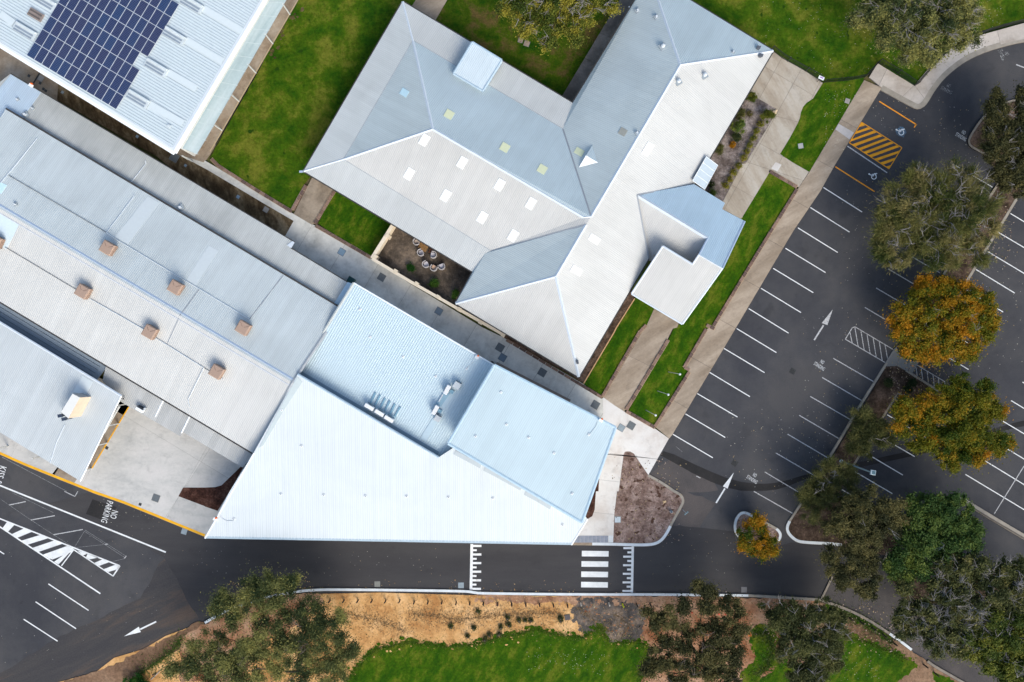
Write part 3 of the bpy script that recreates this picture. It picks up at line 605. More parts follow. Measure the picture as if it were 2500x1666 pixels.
# stepped piano bars on the raised crossing
line(*T(2,3,'511,432 504,814'), .30, M_WHITE, 'stop_bar')
for k in range(11):
    y = lerp(448, 801, k / 10); x = lerp(516, 512, k / 10); line(*T(2,3,f'{x},{y} {x + (74 if k % 2 == 0 else 36)},{y}'), .24 if k % 2 == 0 else .21, M_WHITE, 'piano_bar', .0125)
line(*T(3,3,'151,447 143,833'), .27, M_WHITE, 'stop_bar')
for k in range(11):
    y = lerp(466, 818, k / 10); x = lerp(146, 138, k / 10); line(*T(3,3,f'{x - (72 if k % 2 == 0 else 38)},{y} {x},{y}'), .22, M_WHITE, 'piano_bar', .0125)
for a in ('1415,488 1635,491 1634,536 1414,534', '1412,573 1632,576 1631,621 1411,619', '1410,658 1630,661 1629,706 1409,704', '1409,743 1629,746 1628,791 1408,789'):
    mpoly(T(2,3,a), M_WHITE, 'crossing_bar')
# lower left: chevron wedge, long lines, bays
line(*T(0,3,'-200,-130 120,0'), .17, M_WHITE, 'edge_line'); line(*T(0,3,'120,0 1362,500'), .17, M_WHITE, 'edge_line')
line(*T(0,3,'-300,40 -40,200'), .15, M_WHITE, 'edge_line')
line(*T(0,3,'-100,185 985,612'), .15, M_WHITE, 'wedge_border'); line(*T(0,3,'-100,225 825,840'), .15, M_WHITE, 'wedge_border')
line(*T(0,3,'985,612 928,697'), .15, M_WHITE, 'wedge_border'); line(*T(0,3,'600,475 928,695'), .12, M_WHITE, 'wedge_border'); line(*T(0,3,'605,480 505,612'), .12, M_WHITE, 'wedge_border')
for a in ('0,225 85,260 20,275 -60,240', '85,260 130,280 65,305 25,285', '70,308 140,290 210,315 130,345', '210,315 280,345 170,365 120,345', '175,392 330,362 395,390 222,425', '300,455 450,402 540,440 270,455', '310,482 520,440 590,465 350,525', '385,540 600,475 560,540 430,580', '440,582 545,560 505,610 480,600',
          '640,490 700,505 740,525 680,530', '715,550 790,540 840,562 760,588', '760,585 840,563 890,583 800,612', '855,640 950,600 980,615 900,660', '855,640 930,625 935,655 890,665'):
    pass
def wedge(a0, a1, b0, b1, us):
    for u0, u1, v0, v1 in us: mpoly([lp(a0, a1, u0), lp(a0, a1, u1), lp(b0, b1, v1), lp(b0, b1, v0)], M_WHITE, 'wedge_stripe', .0125)
# top border 0,225 -> 600,475 ; bottom border 0,290 -> 505,612
wedge(T(0,3,'0,224')[0], T(0,3,'600,468')[0], T(0,3,'0,290')[0], T(0,3,'505,618')[0], [(-.10, -.02, -.2, -.1), (.10, .20, .04, .13), (.33, .44, .19, .28), (.55, .66, .35, .45), (.74, .85, .53, .63), (.92, 1.0, .70, .81), (1.0, 1.005, .88, .95)])
mpoly(T(0,3,'560,460 605,470 585,500 430,560 385,540'), M_WHITE, 'wedge_stripe', .0128)
mpoly(T(0,3,'635,485 720,510 680,528'), M_WHITE, 'wedge_stripe'); mpoly(T(0,3,'705,545 720,512 745,520 810,543 730,560'), M_WHITE, 'wedge_stripe'); mpoly(T(0,3,'770,590 840,560 895,582 815,612'), M_WHITE, 'wedge_stripe'); mpoly(T(0,3,'850,640 950,602 983,615 965,640 890,662'), M_WHITE, 'wedge_stripe')
for a in ('398,760 728,978', '293,907 625,1128', '195,1050 473,1230', '-100,430 35,515'): line(*T(0,3,a), .12, M_WHITE)
for a in ('75,112 212,84', '255,235 450,200', '440,356 680,313', '862,436 888,432', '1022,550 1038,530'): line(*T(0,3,a), .10, M_WORN, 'old_line')
for a in ('0,60 255,235', '255,235 440,356', '440,356 620,470', '560,468 862,436', '690,325 1035,550', '700,318 1040,535', '870,590 1025,552', '695,325 605,470', '100,10 440,175'): line(*T(0,3,a), .045, M_FADE, 'old_line', .0115)
line(*T(0,2,'20,1240 640,1568'), .07, M_FADE, 'old_line'); line(*T(0,3,'530,0 615,42'), .09, M_WORN, 'old_line'); line(*T(0,3,'615,42 640,0'), .09, M_WORN, 'old_line')
line(*T(3,2,'785,1422 822,1440'), .09, M_WORN, 'old_line'); line(*T(3,2,'590,1140 650,1190'), .04, M_FADE, 'old_line')

# lettering
def text_mesh(s, mat, name, c, size, ang, sx=1.0, parent=None, z=.013, lh=.95, flat=.0):
    cu = bpy.data.curves.new(name, 'FONT'); cu.body = s; cu.size = size; cu.align_x = 'CENTER'; cu.align_y = 'CENTER'; cu.space_line = lh; cu.offset = 0
    cu.resolution_u = 2
    tmp = bpy.data.objects.new('tmp', cu); COL.objects.link(tmp); bpy.context.view_layer.update()
    me = bpy.data.meshes.new_from_object(tmp.evaluated_get(bpy.context.evaluated_depsgraph_get())); bpy.data.objects.remove(tmp)
    me.materials.clear(); me.materials.append(mat)
    me.transform(Matrix.Translation(P(*c, z)) @ Matrix.Rotation(ang, 4, 'Z') @ Matrix.Diagonal((sx, 1, 1, 1)))
    ob = bpy.data.objects.new(name, me); COL.objects.link(ob); attach(ob, parent or asphalt); return ob
A_ = R(-31)
M_LET = paintmat('paint_letters', (.72, .72, .72), .68, 7); M_LETF = paintmat('paint_letters_faded', (.50, .50, .50), .47, 7)
for cc, ang, mm in ((T(4,0,'1370,1292')[0], A_, M_LET), (T(4,2,'15,352')[0], R(-33), M_LET), (T(3,2,'1330,1435')[0], R(-32), M_LET), (T(4,0,'1768,522')[0], R(-68), M_LETF), (T(4,0,'1228,845')[0], R(-28), M_LETF)):
    text_mesh('NO\nSTANDING', mm, 'road_lettering', cc, .60, ang, .44)
text_mesh('NO\nSTANDING', M_LETF, 'road_lettering', o('2308,125')[0], .60, R(-75), .44)
text_mesh('NO', M_WHITE, 'road_lettering', T(0,3,'934,190')[0], 1.0, R(-107), .60)
text_mesh('PARKING', M_WHITE, 'road_lettering', T(0,3,'876,168')[0], 1.0, R(-107), .60)
text_mesh('KISS &', M_WHITE, 'road_lettering', T(0,2,'2,1410')[0], 1.15, R(-107), .66)
# ================================================================ buildings
U_ = (.859, .513); V_ = (-.513, .859)                     # site axes in photo pixels
UD = (.859, -.513); VD = (-.513, -.859)                   # the same in world xy
def plane(a, b, c):
    A, B, C = P(*a), P(*b), P(*c); n = (B - A).cross(C - A)
    bx, cy = -n.x / n.z, -n.y / n.z; a0 = A.z - bx * A.x - cy * A.y
    def f(x, y, dz=0):
        X, Y = (x - 1250) * K, (833 - y) * K; g = bx * X + cy * Y
        return (x, y, (a0 + dz + g) / (1 + g / H))
    f.abc = (a0, bx, cy); return f
from mathutils.bvhtree import BVHTree
def surf(ob):
    """point of the photo -> the same point on a built roof"""
    me = ob.data; bv = BVHTree.FromPolygons([v.co[:] for v in me.vertices], [list(p.vertices) for p in me.polygons])
    def f(x, y, dz=0):
        g = P(x, y, 0); c = Vector((0, 0, H)); h = bv.ray_cast(c, (g - c).normalized())[0]
        return (x, y, (h.z if h else 3) + dz)
    return f
def onp(f, pts): return [f(*p) for p in pts]
def W3(pts): return [P(*p) for p in pts]
def roof(parent, faces, mats, thick=.16, name='roof', fascia=None):
    idx = {}; v = []; fs = []; fm = []; edges = {}
    for pts, mi in faces:
        w = W3(pts); a = sum(w[i].x * w[(i + 1) % len(w)].y - w[(i + 1) % len(w)].x * w[i].y for i in range(len(w)))
        if a < 0: w = w[::-1]
        ids = []
        for p in w:
            k = (round(p.x, 2), round(p.y, 2), round(p.z, 2))
            if k not in idx: idx[k] = len(v); v.append(tuple(p))
            ids.append(idx[k])
        fs.append(ids); fm.append(mi)
        for i in range(len(ids)): edges[(ids[i], ids[(i + 1) % len(ids)])] = 1
    n = len(v); v += [(x, y, z - thick) for x, y, z in v]
    top_ = list(fs)
    for f in top_: fs.append([i + n for i in f[::-1]]); fm.append(len(mats) - 1)
    for (a, b) in edges:
        if (b, a) not in edges: fs.append([a, a + n, b + n, b]); fm.append(len(mats) - 1)
    me = bpy.data.meshes.new(name); me.from_pydata(v, [], fs)
    for m in mats: me.materials.append(m)
    me.polygons.foreach_set('material_index', fm); me.update()
    ob = bpy.data.objects.new(name, me); COL.objects.link(ob); attach(ob, parent); return ob
def ribs(parent, pts, f, d, spacing, w, h, mat, name='rib', lift=0.0, skip=None, phase=0.0):
    """real standing ribs on a roof plane, clipped to the face; joined: they are past counting"""
    wp = [(p.x, p.y) for p in W3(onp(f, pts))]; L = math.hypot(*d); d = (d[0] / L, d[1] / L); nr = (-d[1], d[0])
    offs = [p[0] * nr[0] + p[1] * nr[1] for p in wp]; a0, bx, cy = f.abc; mb = MB()
    k = math.floor(min(offs) / spacing) + 1
    while k * spacing + phase < max(offs):
        s_ = k * spacing + phase; xs = []
        for i in range(len(wp)):
            a, b = wp[i], wp[(i + 1) % len(wp)]; oa, ob = offs[i] - s_, offs[(i + 1) % len(wp)] - s_
            if (oa < 0) != (ob < 0): q = lp(a, b, oa / (oa - ob)); xs.append(q[0] * d[0] + q[1] * d[1])
        xs.sort()
        for x0, x1 in zip(xs[::2], xs[1::2]):
            if x1 - x0 < .3: continue
            A = [(x * d[0] + s_ * nr[0], x * d[1] + s_ * nr[1]) for x in (x0 + .02, x1 - .02)]
            A = [Vector((p[0], p[1], a0 + bx * p[0] + cy * p[1] + lift)) for p in A]
            q = Vector((nr[0], nr[1], 0)); i = len(mb.v); u = Vector((0, 0, h))
            for p in A: mb.v += [tuple(p - q * w / 2), tuple(p - q * w / 4 + u), tuple(p + q * w / 4 + u), tuple(p + q * w / 2)]
            mb.f += [[i, i + 4, i + 5, i + 1], [i + 1, i + 5, i + 6, i + 2], [i + 2, i + 6, i + 7, i + 3]]; mb.m += [0, 0, 0]
        k += 1
    ob = mb.build(name, mat, parent); ob['kind'] = 'stuff'; return ob
def cap(parent, a, b, w, mat, drop=.3, lift=.05, name='ridge_cap'):
    A, B = P(*a), P(*b); d = (B - A); q = Vector((-d.y, d.x, 0)).normalized() * w / 2; u = Vector((0, 0, lift)); dn = Vector((0, 0, -drop * w / 2))
    mb = MB(); i = 0
    mb.v = [tuple(x) for x in (A - q + dn + u * .4, A + u, A + q + dn + u * .4, B - q + dn + u * .4, B + u, B + q + dn + u * .4, A - q + dn - u, A + q + dn - u, B - q + dn - u, B + q + dn - u)]
    mb.f = [[0, 3, 4, 1], [1, 4, 5, 2], [0, 6, 8, 3], [2, 5, 9, 7], [0, 1, 2, 7, 6], [3, 8, 9, 5, 4]]; mb.m = [0] * 6
    return mb.build(name, mat, parent)
def gutter(parent, pts, mat, w=.13, side=1, dz=-.10, h=.11, name='gutter'):
    wp = W3(pts); mb = MB()
    for a, b in zip(wp, wp[1:]):
        d = (b - a); q = Vector((-d.y, d.x, 0)).normalized() * side * (w / 2 + .004); mb.bar(a + q + Vector((0, 0, dz)), b + q + Vector((0, 0, dz)), w, h)
    return mb.build(name, mat, parent)
def quadpatch(parent, pts, f, mat, name, lift=.05, th=.025):
    w = [Vector(P(*f(x, y, lift))) for x, y in pts]; a = sum(w[i].x * w[(i + 1) % len(w)].y - w[(i + 1) % len(w)].x * w[i].y for i in range(len(w)))
    if a < 0: w = w[::-1]
    mb = MB(); n = len(w); mb.v = [tuple(p) for p in w] + [(p.x, p.y, p.z - th - lift * .6) for p in w]; mb.f = [list(range(n))]
    for k in range(n): j = (k + 1) % n; mb.f.append([k, k + n, j + n, j])
    mb.m = [0] * len(mb.f); return mb.build(name, mat, parent)
def rect(c, ul, vl): return [(c[0] + U_[0] * ul / 2 * a + V_[0] * vl / 2 * b, c[1] + U_[1] * ul / 2 * a + V_[1] * vl / 2 * b) for a, b in ((-1, -1), (1, -1), (1, 1), (-1, 1))]
def inset(poly, d):
    a = sum(poly[i][0] * poly[(i + 1) % len(poly)][1] - poly[(i + 1) % len(poly)][0] * poly[i][1] for i in range(len(poly)))
    if a < 0: poly = poly[::-1]
    out = []; n = len(poly)
    for i in range(n):
        p0, p1, p2 = Vector(poly[i - 1]), Vector(poly[i]), Vector(poly[(i + 1) % n]); e1 = (p1 - p0).normalized(); e2 = (p2 - p1).normalized()
        n1 = Vector((-e1.y, e1.x)); n2 = Vector((-e2.y, e2.x)); b = (n1 + n2)
        b = b / max(.35, b.dot(n1)) if b.length > .01 else n1
        out.append(tuple(p1 + b * d))
    return out
WINME = {}
def walls(parent, pts, d, ztop, mat, wins=True, name='wall', h0=-.1):
    wp = [(p.x, p.y) for p in W3(pts)]; fp = inset(wp, d)
    MB().prism(fp, h0, ztop).build(name, mat, parent)
    if not wins: return fp
    if 'f' not in WINME:
        mb = MB(); 
        for x, z, sx, sz in ((-.86, 0, .08, 1.3), (.86, 0, .08, 1.3), (0, 0, .06, 1.3), (0, 0, 1.8, .07), (0, 1.23, 1.8, .07)): mb.box((x, 0, z), sx, .09, sz)
        ob = mb.build('window', plain('window_frame', (.55, .56, .57), .4)); WINME['f'] = ob.data; bpy.data.objects.remove(ob)
        ob = MB().box((0, 0, .03), 1.7, .03, 1.24).build('pane', plain('window_glass', (.02, .03, .04), .08, .1, spec=.8)); WINME['p'] = ob.data; bpy.data.objects.remove(ob)
    n = len(fp)
    for i in range(n):
        a, b = fp[i], fp[(i + 1) % n]; L = math.dist(a, b); k = int(L / 4.2)
        if L < 4: continue
        ang = math.atan2(b[1] - a[1], b[0] - a[0])
        for j in range(max(1, k)):
            c = lp(a, b, (j + .5) / max(1, k)); c = (c[0] + math.sin(ang) * .03, c[1] - math.cos(ang) * .03)
            if abs(c[0]) > 62 or abs(c[1]) > 42: continue
            wf = place('window', WINME['f'], (c[0], c[1], .95), ang, parent); pn = bpy.data.objects.new('pane', WINME['p']); COL.objects.link(pn); pn.parent = wf
    return fp
G = (.53, .545, .56)
RM = {}
M_FAS = plain('fascia', (.30, .31, .33), .5); M_GUT = plain('gutter_dark', (.05, .045, .042), .6); M_GUTL = plain('gutter_light', (.55, .60, .64), .5)
M_CAP = plain('cap_pale', (.62, .67, .73), .4, .06); M_CAPB = plain('cap_blue', (.40, .48, .60), .4, .08)
M_BRICK = plain('wall_cream', (.50, .36, .24), .9, .15); M_WALLW = plain('wall_pale', (.62, .62, .60), .8, .1)
M_SKYW = plain('skylight_white', (.86, .88, .89), .3, .03); M_SKYY = plain('skylight_yellow', (.80, .80, .52), .4, .06); M_SKYB = plain('skylight_blue', (.62, .82, .88), .4, .05)

# ---------------------------------------------------------------- hipped teaching block
hip = thing('hipped_building', P(1250, 500), 'large hipped grey metal roof building with white and yellow skylights', 'building')
EV, BR, RG = 2.75, 3.25, 6.15
A = (983, 4, EV); B = (741, 418, EV); A1 = (1008, 99, BR); B1 = (839, 389, BR); R1 = (1057, 315, RG); R2 = (1426, 531, RG); R2b = (1431, 549, RG - .05)
N1 = (1398, 252, EV); N2 = (1374, 315, BR + .1); S1 = (1154, 664, EV); S2 = (1185, 619, EV + .05); S3 = (1200, 613, BR)
C = (1888, 124, EV); D = (1587, -59, EV); R4 = (1661, 158, RG); R3 = (1443, 529, RG); R5 = (1357, 675, RG); E = (1112, 741, EV); F = (1413, 921, EV)
_s = plane(R1, R2, B1); S3 = _s(1200, 613); _v = plane(B1, S3, B); S1 = _v(1154, 664); S2 = _v(1185, 619); R2b = _s(1431, 549)
_n = plane(R1, R2, A1); N2 = _n(1374, 315); _m = plane(A1, N2, A); N1 = _m(1398, 252)
X1 = (1695, 450, EV); X2 = (1555, 476, 4.75); X3 = (1584, 631, EV)
_e = plane(R4, R3, C); X1 = _e(1695, 450); X2 = _e(1555, 476); X3 = _e(1584, 631); F = _e(1413, 921); R5 = _e(1357, 675); R2b = _e(1431, 549)
_w = plane(R4, R3, N1); D = _w(1587, -59)
m_s = roofmat('hip_south', (.535, .525, .505), VD); m_n = roofmat('hip_north', (.49, .57, .60), VD); m_w = roofmat('hip_west', (.54, .59, .585), UD); m_e = roofmat('hip_east', (.555, .55, .535), UD)  # one metal: sunlit slopes tinted warm, north and west painted with bluish sky light
m_v = roofmat('hip_verandah', (.53, .54, .53), VD); m_vw = roofmat('hip_verandah_w', (.53, .55, .545), UD)
rf = roof(hip, [([A, B, B1, A1], 5), ([A, A1, N2, N1], 4), ([B, S1, S2, S3, B1], 4), ([A1, B1, R1], 2), ([A1, R1, R2, R3, N2], 1), ([B1, S3, R2b, R2, R1], 0),
    ([D, R4, C], 1), ([N1, N2, R3, R4, D], 2), ([R2, R2b, R3], 3), ([E, S1, S2, S3, R2b, R5], 2), ([E, R5, F], 0), ([R4, R3, R2b, R5, F, X3, X2, X1, C], 3)], [m_s, m_n, m_w, m_e, m_v, m_vw, M_FAS])
for a, b in ((A, A1), (A1, R1), (B, B1), (B1, R1), (R1, R2), (R4, C), (R4, D), (R4, R3), (R2b, R5), (R5, E), (R5, F), (R3, R2)):
    cap(rf, a, b, .34, M_CAP, .5, .06)
for a, b in ((R3, N2), (R2b, S3), (X2, X1), (X2, X3)): cap(rf, a, b, .16, plain('valley', (.30, .32, .35), .5), -.3, .02, 'valley_gutter')
for a, b in ((A1, N2), (B1, S3), (A1, B1)): cap(rf, a, b, .10, plain('break_line', (.36, .38, .40), .5), .2, .015, 'change_of_pitch')
for pts, sd in (([A, N1], 1), ([N1, D], 1), ([D, C], 1), ([C, X1], 1), ([X3, F], 1), ([F, E], 1), ([E, S1], 1), ([S1, B], 1), ([B, A], 1)): gutter(hip, pts, M_GUT, .12, sd, -.13, .10)
fS = fN = fW = fEW = fEE = fSW = fHN = surf(rf)
for c in ('975,322', '1062,374', '1148,425', '1220,468', '940,400', '1024,450', '1108,500', '1179,542'): quadpatch(rf, rect(o(c)[0], 19, 28), fS, M_SKYW, 'skylight')
for c in ('1032,263', '1160,339', '1246,389'): quadpatch(rf, rect(o(c)[0], 21, 20), fN, M_SKYY, 'skylight')
quadpatch(rf, rect(o('929,213')[0], 19, 17), fW, M_SKYB, 'skylight')
quadpatch(rf, rect(o('1331,349')[0], 22, 16), fEW, M_SKYY, 'skylight'); quadpatch(rf, rect(o('1431,303')[0], 18, 17), fEW, plain('skylight_aged', (.42, .40, .34), .5), 'skylight')
for c in ('1366,550', '1325,622'): quadpatch(rf, rect(o(c)[0], 27, 17), fEE, M_SKYW, 'skylight')
quadpatch(rf, rect(o('1489,343')[0], 18, 33), fEE, M_SKYW, 'skylight')
# little gablet on the inner slope
g0 = (1446, 356, 5.1); g1 = fEW(1413, 409); g2 = fEW(1460, 397); gt = (1430.5, 380, 5.35)
roof(rf, [([fEW(1446, 355, .05), fEW(1413, 409, .05), gt], 0), ([fEW(1446, 355, .05), gt, fEW(1460, 397, .05)], 1), ([gt, fEW(1413, 409, .05), fEW(1460, 397, .05)], 2)], [m_w, m_n, M_SKYW, M_FAS], .08, 'gablet')
# raised flat box on the north verandah band
f0 = plane((1153, 103, 4.3), (1224, 147, 4.3), (1178, 222, 4.3)); bx = px('1153,103 1225,147 1178.6,222 1107,180')
rb = roof(hip, [(onp(f0, bx), 0)], [roofmat('box_roof', (.62, .70, .74), VD), plain('box_side', (.42, .52, .60), .5)], 1.0, 'plant_box_roof')
for i, (a, b) in enumerate(zip(bx, bx[1:] + bx[:1])): cap(rb, f0(*a), f0(*b), .22, plain('box_trim', (.45, .56, .64), .5), .1, .05, 'box_trim')
# side awning of four panels
f1 = plane((1724, 383, 3.35), (1752, 404, 3.2), (1691, 441, 3.35)); aw = px('1724.5,382.6 1752.5,404 1720.6,462.5 1691,441')
ab = roof(hip, [(onp(f1, aw), 0)], [plain('awning', (.55, .62, .66), .45, .05), M_FAS], .12, 'side_awning')
for k in range(5): cap(ab, f1(*lp(aw[0], aw[3], k / 4)), f1(*lp(aw[1], aw[2], k / 4)), .06, M_SKYW, .1, .03, 'awning_seam')
cap(ab, f1(*aw[0]), f1(*aw[3]), .06, M_SKYW, .1, .03, 'awning_seam'); cap(ab, f1(*aw[1]), f1(*aw[2]), .06, M_SKYW, .1, .03, 'awning_seam')
# roof vents on the hipped roof
M_VENT = plain('vent_metal', (.62, .66, .70), .35); M_VB = plain('vent_base', (.33, .37, .40), .5)
def roofvent(parent, x, y, f, s=.45, turbine=True):
    q = P(*f(x, y, .02)); mb = MB().box(q, s * 1.25, s * 1.25, .06, R(31), 0); ob = mb.build('vent_base', M_VB, parent)
    mb = MB(); r_ = s * .42
    mb.tube(q, q + Vector((0, 0, .28)), r_ * .7, r_ * .7, 10)
    if turbine: mb.tube(q + Vector((0, 0, .28)), q + Vector((0, 0, .42)), r_ * .75, r_ * 1.0, 12); mb.tube(q + Vector((0, 0, .42)), q + Vector((0, 0, .6)), r_, r_ * .4, 12)
    mb.build('vent_cowl', M_VENT, ob)
for a in ('460,450', '610,785', '860,725'): roofvent(rf, *t(3,0,a)[0], fEW if a[0] == '4' else fEE, .55)
for a in ('400,165', '220,105'): roofvent(rf, *t(3,0,a)[0], fEW, .4, False)
roofvent(rf, *t(3,0,'215,1275')[0], fEW, .32, False); roofvent(rf, *t(3,0,'1135,500')[0], fHN, .28, False)
for a, f_ in (('1370,463', fHN), ('1393,540', fEE)):
    q = P(*f_(*t(3,0,a)[0], .02)); mb = MB(); mb.box(q, .28, .34, .3, R(-20)); mb.box(q + Vector((.22, .03, .02)), .1, .3, .22, R(-20)); mb.build('roof_flue', plain('flue', (.10, .11, .13), .5), rf)
q = P(*fEE(*t(2,2,'1605,330')[0], .02)); MB().box(q, .22, .4, .3, R(12)).build('roof_flue', plain('flue', (.10, .11, .13), .5), rf)
q = P(*t(3,0,'170,52')[0], EV); MB().bar(q + Vector((-.35, -.2, -.1)), q + Vector((.4, .2, -.1)), .12, .1).build('rainwater_head', M_SKYW, hip)
q = P(*t(1,1,'925,78')[0], 2.5); MB().bar(q + Vector((-.2, 0, 0)), q + Vector((.45, .05, 0)), .2, .12).build('downpipe_spout', M_CAPB, hip)
walls(hip, [B, S1, S2, E, F, X3, X2, X1, C, D, N1, A][::-1], .75, 2.55, M_BRICK)
# annex and porch
ann = thing('annex_building', P(1660, 560), 'small gabled annex with pale blue roof slope beside the footpath', 'building')
fB = plane((1555, 476, 4.75), (1728, 582, 4.75), (1695, 450, 3.1)); fP = plane((1707, 622, 5.4), (1764, 655, 5.4), (1666, 791.6, 3.1))
fA = plane((1555, 476, 4.75), (1728, 582, 4.75), (1689, 641, 3.35))
m_ab = roofmat('annex_north', (.44, .565, .66), VD); m_aw = roofmat('annex_south', (.54, .53, .51), VD, dirt=.05)  # north slope carries blue sky light in its colour, south slope warm sun
blue = px('1555,476 1695,450 1770,496 1763,511 1818,540 1764,655 1707,622 1728,582')
ar = roof(ann, [(onp(fB, blue), 0), (onp(fA, px('1555,476 1728,582 1690,648 1620,640 1584,637')), 1)], [m_ab, m_aw, M_FAS])
cap(ar, fB(1555, 476), fB(1728, 582), .4, M_CAP, .5, .07); cap(ar, fB(1728, 582, .03), fB(1707, 622, .03), .2, M_CAPB, .2, .05, 'barge_cap'); cap(ar, fB(1818, 540, .02), fB(1764, 655, .02), .24, M_CAPB, .2, .04, 'barge_cap')
gutter(ann, [fB(1695, 450), fB(1770, 496)][::-1], M_GUT, .1, 1, -.12, .1); gutter(ann, [fB(1763, 511), fB(1818, 540)][::-1], M_GUT, .1, 1, -.12, .1)
w0 = [P(*fA(1726, 584, -.05)), P(*fA(1689, 641, -.05))]; mb = MB(); mb.poly([w0[0], w0[1], w0[1] + Vector((.03, .02, 1.45)), w0[0] + Vector((.03, .02, .08))]); mb.build('gable_end', plain('gable_brown', (.17, .13, .11), .8), ann)
por = px('1618.6,601.5 1691,646 1707,622 1764,655 1666,791.6 1542,717.6')
pr = roof(ann, [(onp(fP, por), 0)], [m_aw, M_FAS], .14, 'porch_roof')
for a, b in zip(por, por[1:] + por[:1]): cap(pr, fP(*a), fP(*b), .2, M_CAP, .1, .04, 'barge_cap')
walls(ann, [fB(*p) for p in px('1600,480 1695,455 1768,500 1760,515 1812,545 1764,650 1700,640 1600,625')], .5, 2.7, M_BRICK)
for a in px('1555,712 1660,776 1700,735 1625,625'):
    q = P(*fP(*a)); MB().box((q.x, q.y, .1), .16, .16, q.z - .25).build('post', M_WALLW, ann)

# ---------------------------------------------------------------- sports hall with solar panels
hall = thing('sports_hall', P(300, 120), 'big hall with white ribbed roof, solar panels and clear side verandah', 'building')
ZH = 5.6; fH = plane((0, 0, ZH), (400, 0, ZH), (0, 400, ZH))
hp = px('427,375 0,112 -60,75 -60,-60 682,-60 645,0')
hr = roof(hall, [(onp(fH, hp), 0)], [plain('hall_white', (.62, .69, .715), .4, .04), M_FAS], .3)
M_RIB = plain('hall_rib', (.46, .52, .57), .4)
ribs(hr, px('418,362 0,104 -60,67 -60,-60 670,-60 635,0'), fH, UD, .285, .075, .045, M_RIB)
cap(hr, fH(427, 372), fH(-60, 72), .62, M_SKYW, .05, .1, 'barge_cap'); cap(hr, fH(424, 372), fH(680, -60), .62, M_SKYW, .05, .11, 'barge_cap')
walls(hall, onp(fH, hp), .7, 5.35, M_WALLW)
fVe = plane((444, 362, 3.4), (640, 15, 3.4), (500, 344, 2.75)); vp = px('444,362 480,377 500,344 699,0 734,-60 672,-60 637,0')
mv = ground_mat('clear_sheet', [(.30, .38, .41), (.36, .44, .47), (.42, .49, .52)], .3, 3, .06, .35, .1, 20, stretch=((.25, 3, 1), R(-59)))
vr = roof(hall, [(onp(fVe, vp), 0)], [mv, M_FAS], .08, 'verandah_roof')
for k in range(14):
    a = lp((444, 362), (672, -60), k / 13); b = lp((484, 377), (734, -60), k / 13); cap(vr, fVe(*a), fVe(*b), .045, plain('sheet_joint', (.42, .50, .53), .4), .05, .02, 'sheet_joint')
for a in t(1,0,'815,140 652,420 490,700 328,972 165,1250') + px('470,395'):
    q = P(*a, .12)
    d_ = Vector((UD[0], UD[1], 0)); MB().box((q.x, q.y, .12), .11, .11, 2.65).build('post', M_WALLW, hall)
# roof louvres of the hall
M_LV = plain('louvre_grey', (.27, .32, .38), .5); M_LVB = plain('louvre_brown', (.30, .24, .21), .6, .25); M_UP = plain('upstand', (.60, .65, .67), .4)
def louvre(c, L=2.5, W_=.95, brown=False):
    q = P(*fH(*c, .06)); ang = math.atan2(UD[1], UD[0]); e = MB().box(q, L, W_, .10, ang).build('roof_louvre', M_LVB if brown else M_UP, hr)
    u = Vector((math.cos(ang), math.sin(ang), 0)); v = Vector((-u.y, u.x, 0))
    for s_ in ((-.14, .14) if brown else (-.02, -.22)):
        c0 = q + v * s_ * W_ * 1.6 + Vector((0, 0, .10)); MB().bar(c0 - u * L * .44, c0 + u * L * .40, W_ * .20, .03, 0).build('louvre_slot', plain('louvre_slot_dark', (.12, .10, .09), .6) if brown else M_LV, e)
    if not brown: MB().bar(q + v * .36 - u * L * .45 + Vector((0, 0, .1)), q + v * .36 + u * L * .45 + Vector((0, 0, .1)), .16, .16).build('louvre_hood', M_UP, e)
for a in ('1665,345', '1495,650', '1320,950', '1835,45', '240,300', '430,20'): louvre(t(0,0,a)[0])
louvre(t(0,0,'345,145')[0], 1.6, .85, True)
for a, b in (('1780,385 2130,590', 60), ('1600,690 1880,852', 60), ('1430,1000 1750,1182', 60), ('0,130 130,225', 50), ('1940,80 2320,302', 60)):
    p0, p1 = t(0,0,a); mb = MB(); mb.bar(P(*fH(*p0, .05)), P(*fH(*p1, .05)), .75, .015); mb.build('flashing_sheet', plain('flashing_white', (.64, .70, .72), .4, .03), hr)
MB().box(P(*fH(*t(0,0,'1618,1210')[0], .05)), .3, .3, .12, R(-31)).build('roof_anchor', M_UP, hr)
# solar array: every panel its own part
arr = thing('solar_array', P(*fH(*t(0,0,'850,500')[0])), 'dark blue solar panel array on the white hall roof', 'solar panels')
m_cell, n, l, b = newmat('solar_cells'); tc = n.new('ShaderNodeTexCoord'); br = n.new('ShaderNodeTexBrick'); br.offset = 0; br.squash = 1
br.inputs['Scale'].default_value = 1; br.inputs['Brick Width'].default_value = 1 / 6; br.inputs['Row Height'].default_value = 1 / 10; br.inputs['Mortar Size'].default_value = .010; br.inputs['Mortar Smooth'].default_value = .2
oi = n.new('ShaderNodeObjectInfo'); cr = ramp(n, l, oi.outputs['Random'], [(0, (.010, .022, .085)), (.5, (.022, .024, .075)), (1, (.006, .035, .115))])
cr2 = mix(n, l, .35, cr, (.03, .028, .05)); l.new(tc.outputs['Object'], br.inputs['Vector']); l.new(cr, br.inputs['Color1']); l.new(cr2, br.inputs['Color2']); br.inputs['Mortar'].default_value = (.10, .13, .22, 1)
l.new(br.outputs[0], b.inputs['Base Color']); b.inputs['Roughness'].default_value = .22; b.inputs['Specular IOR Level'].default_value = .35
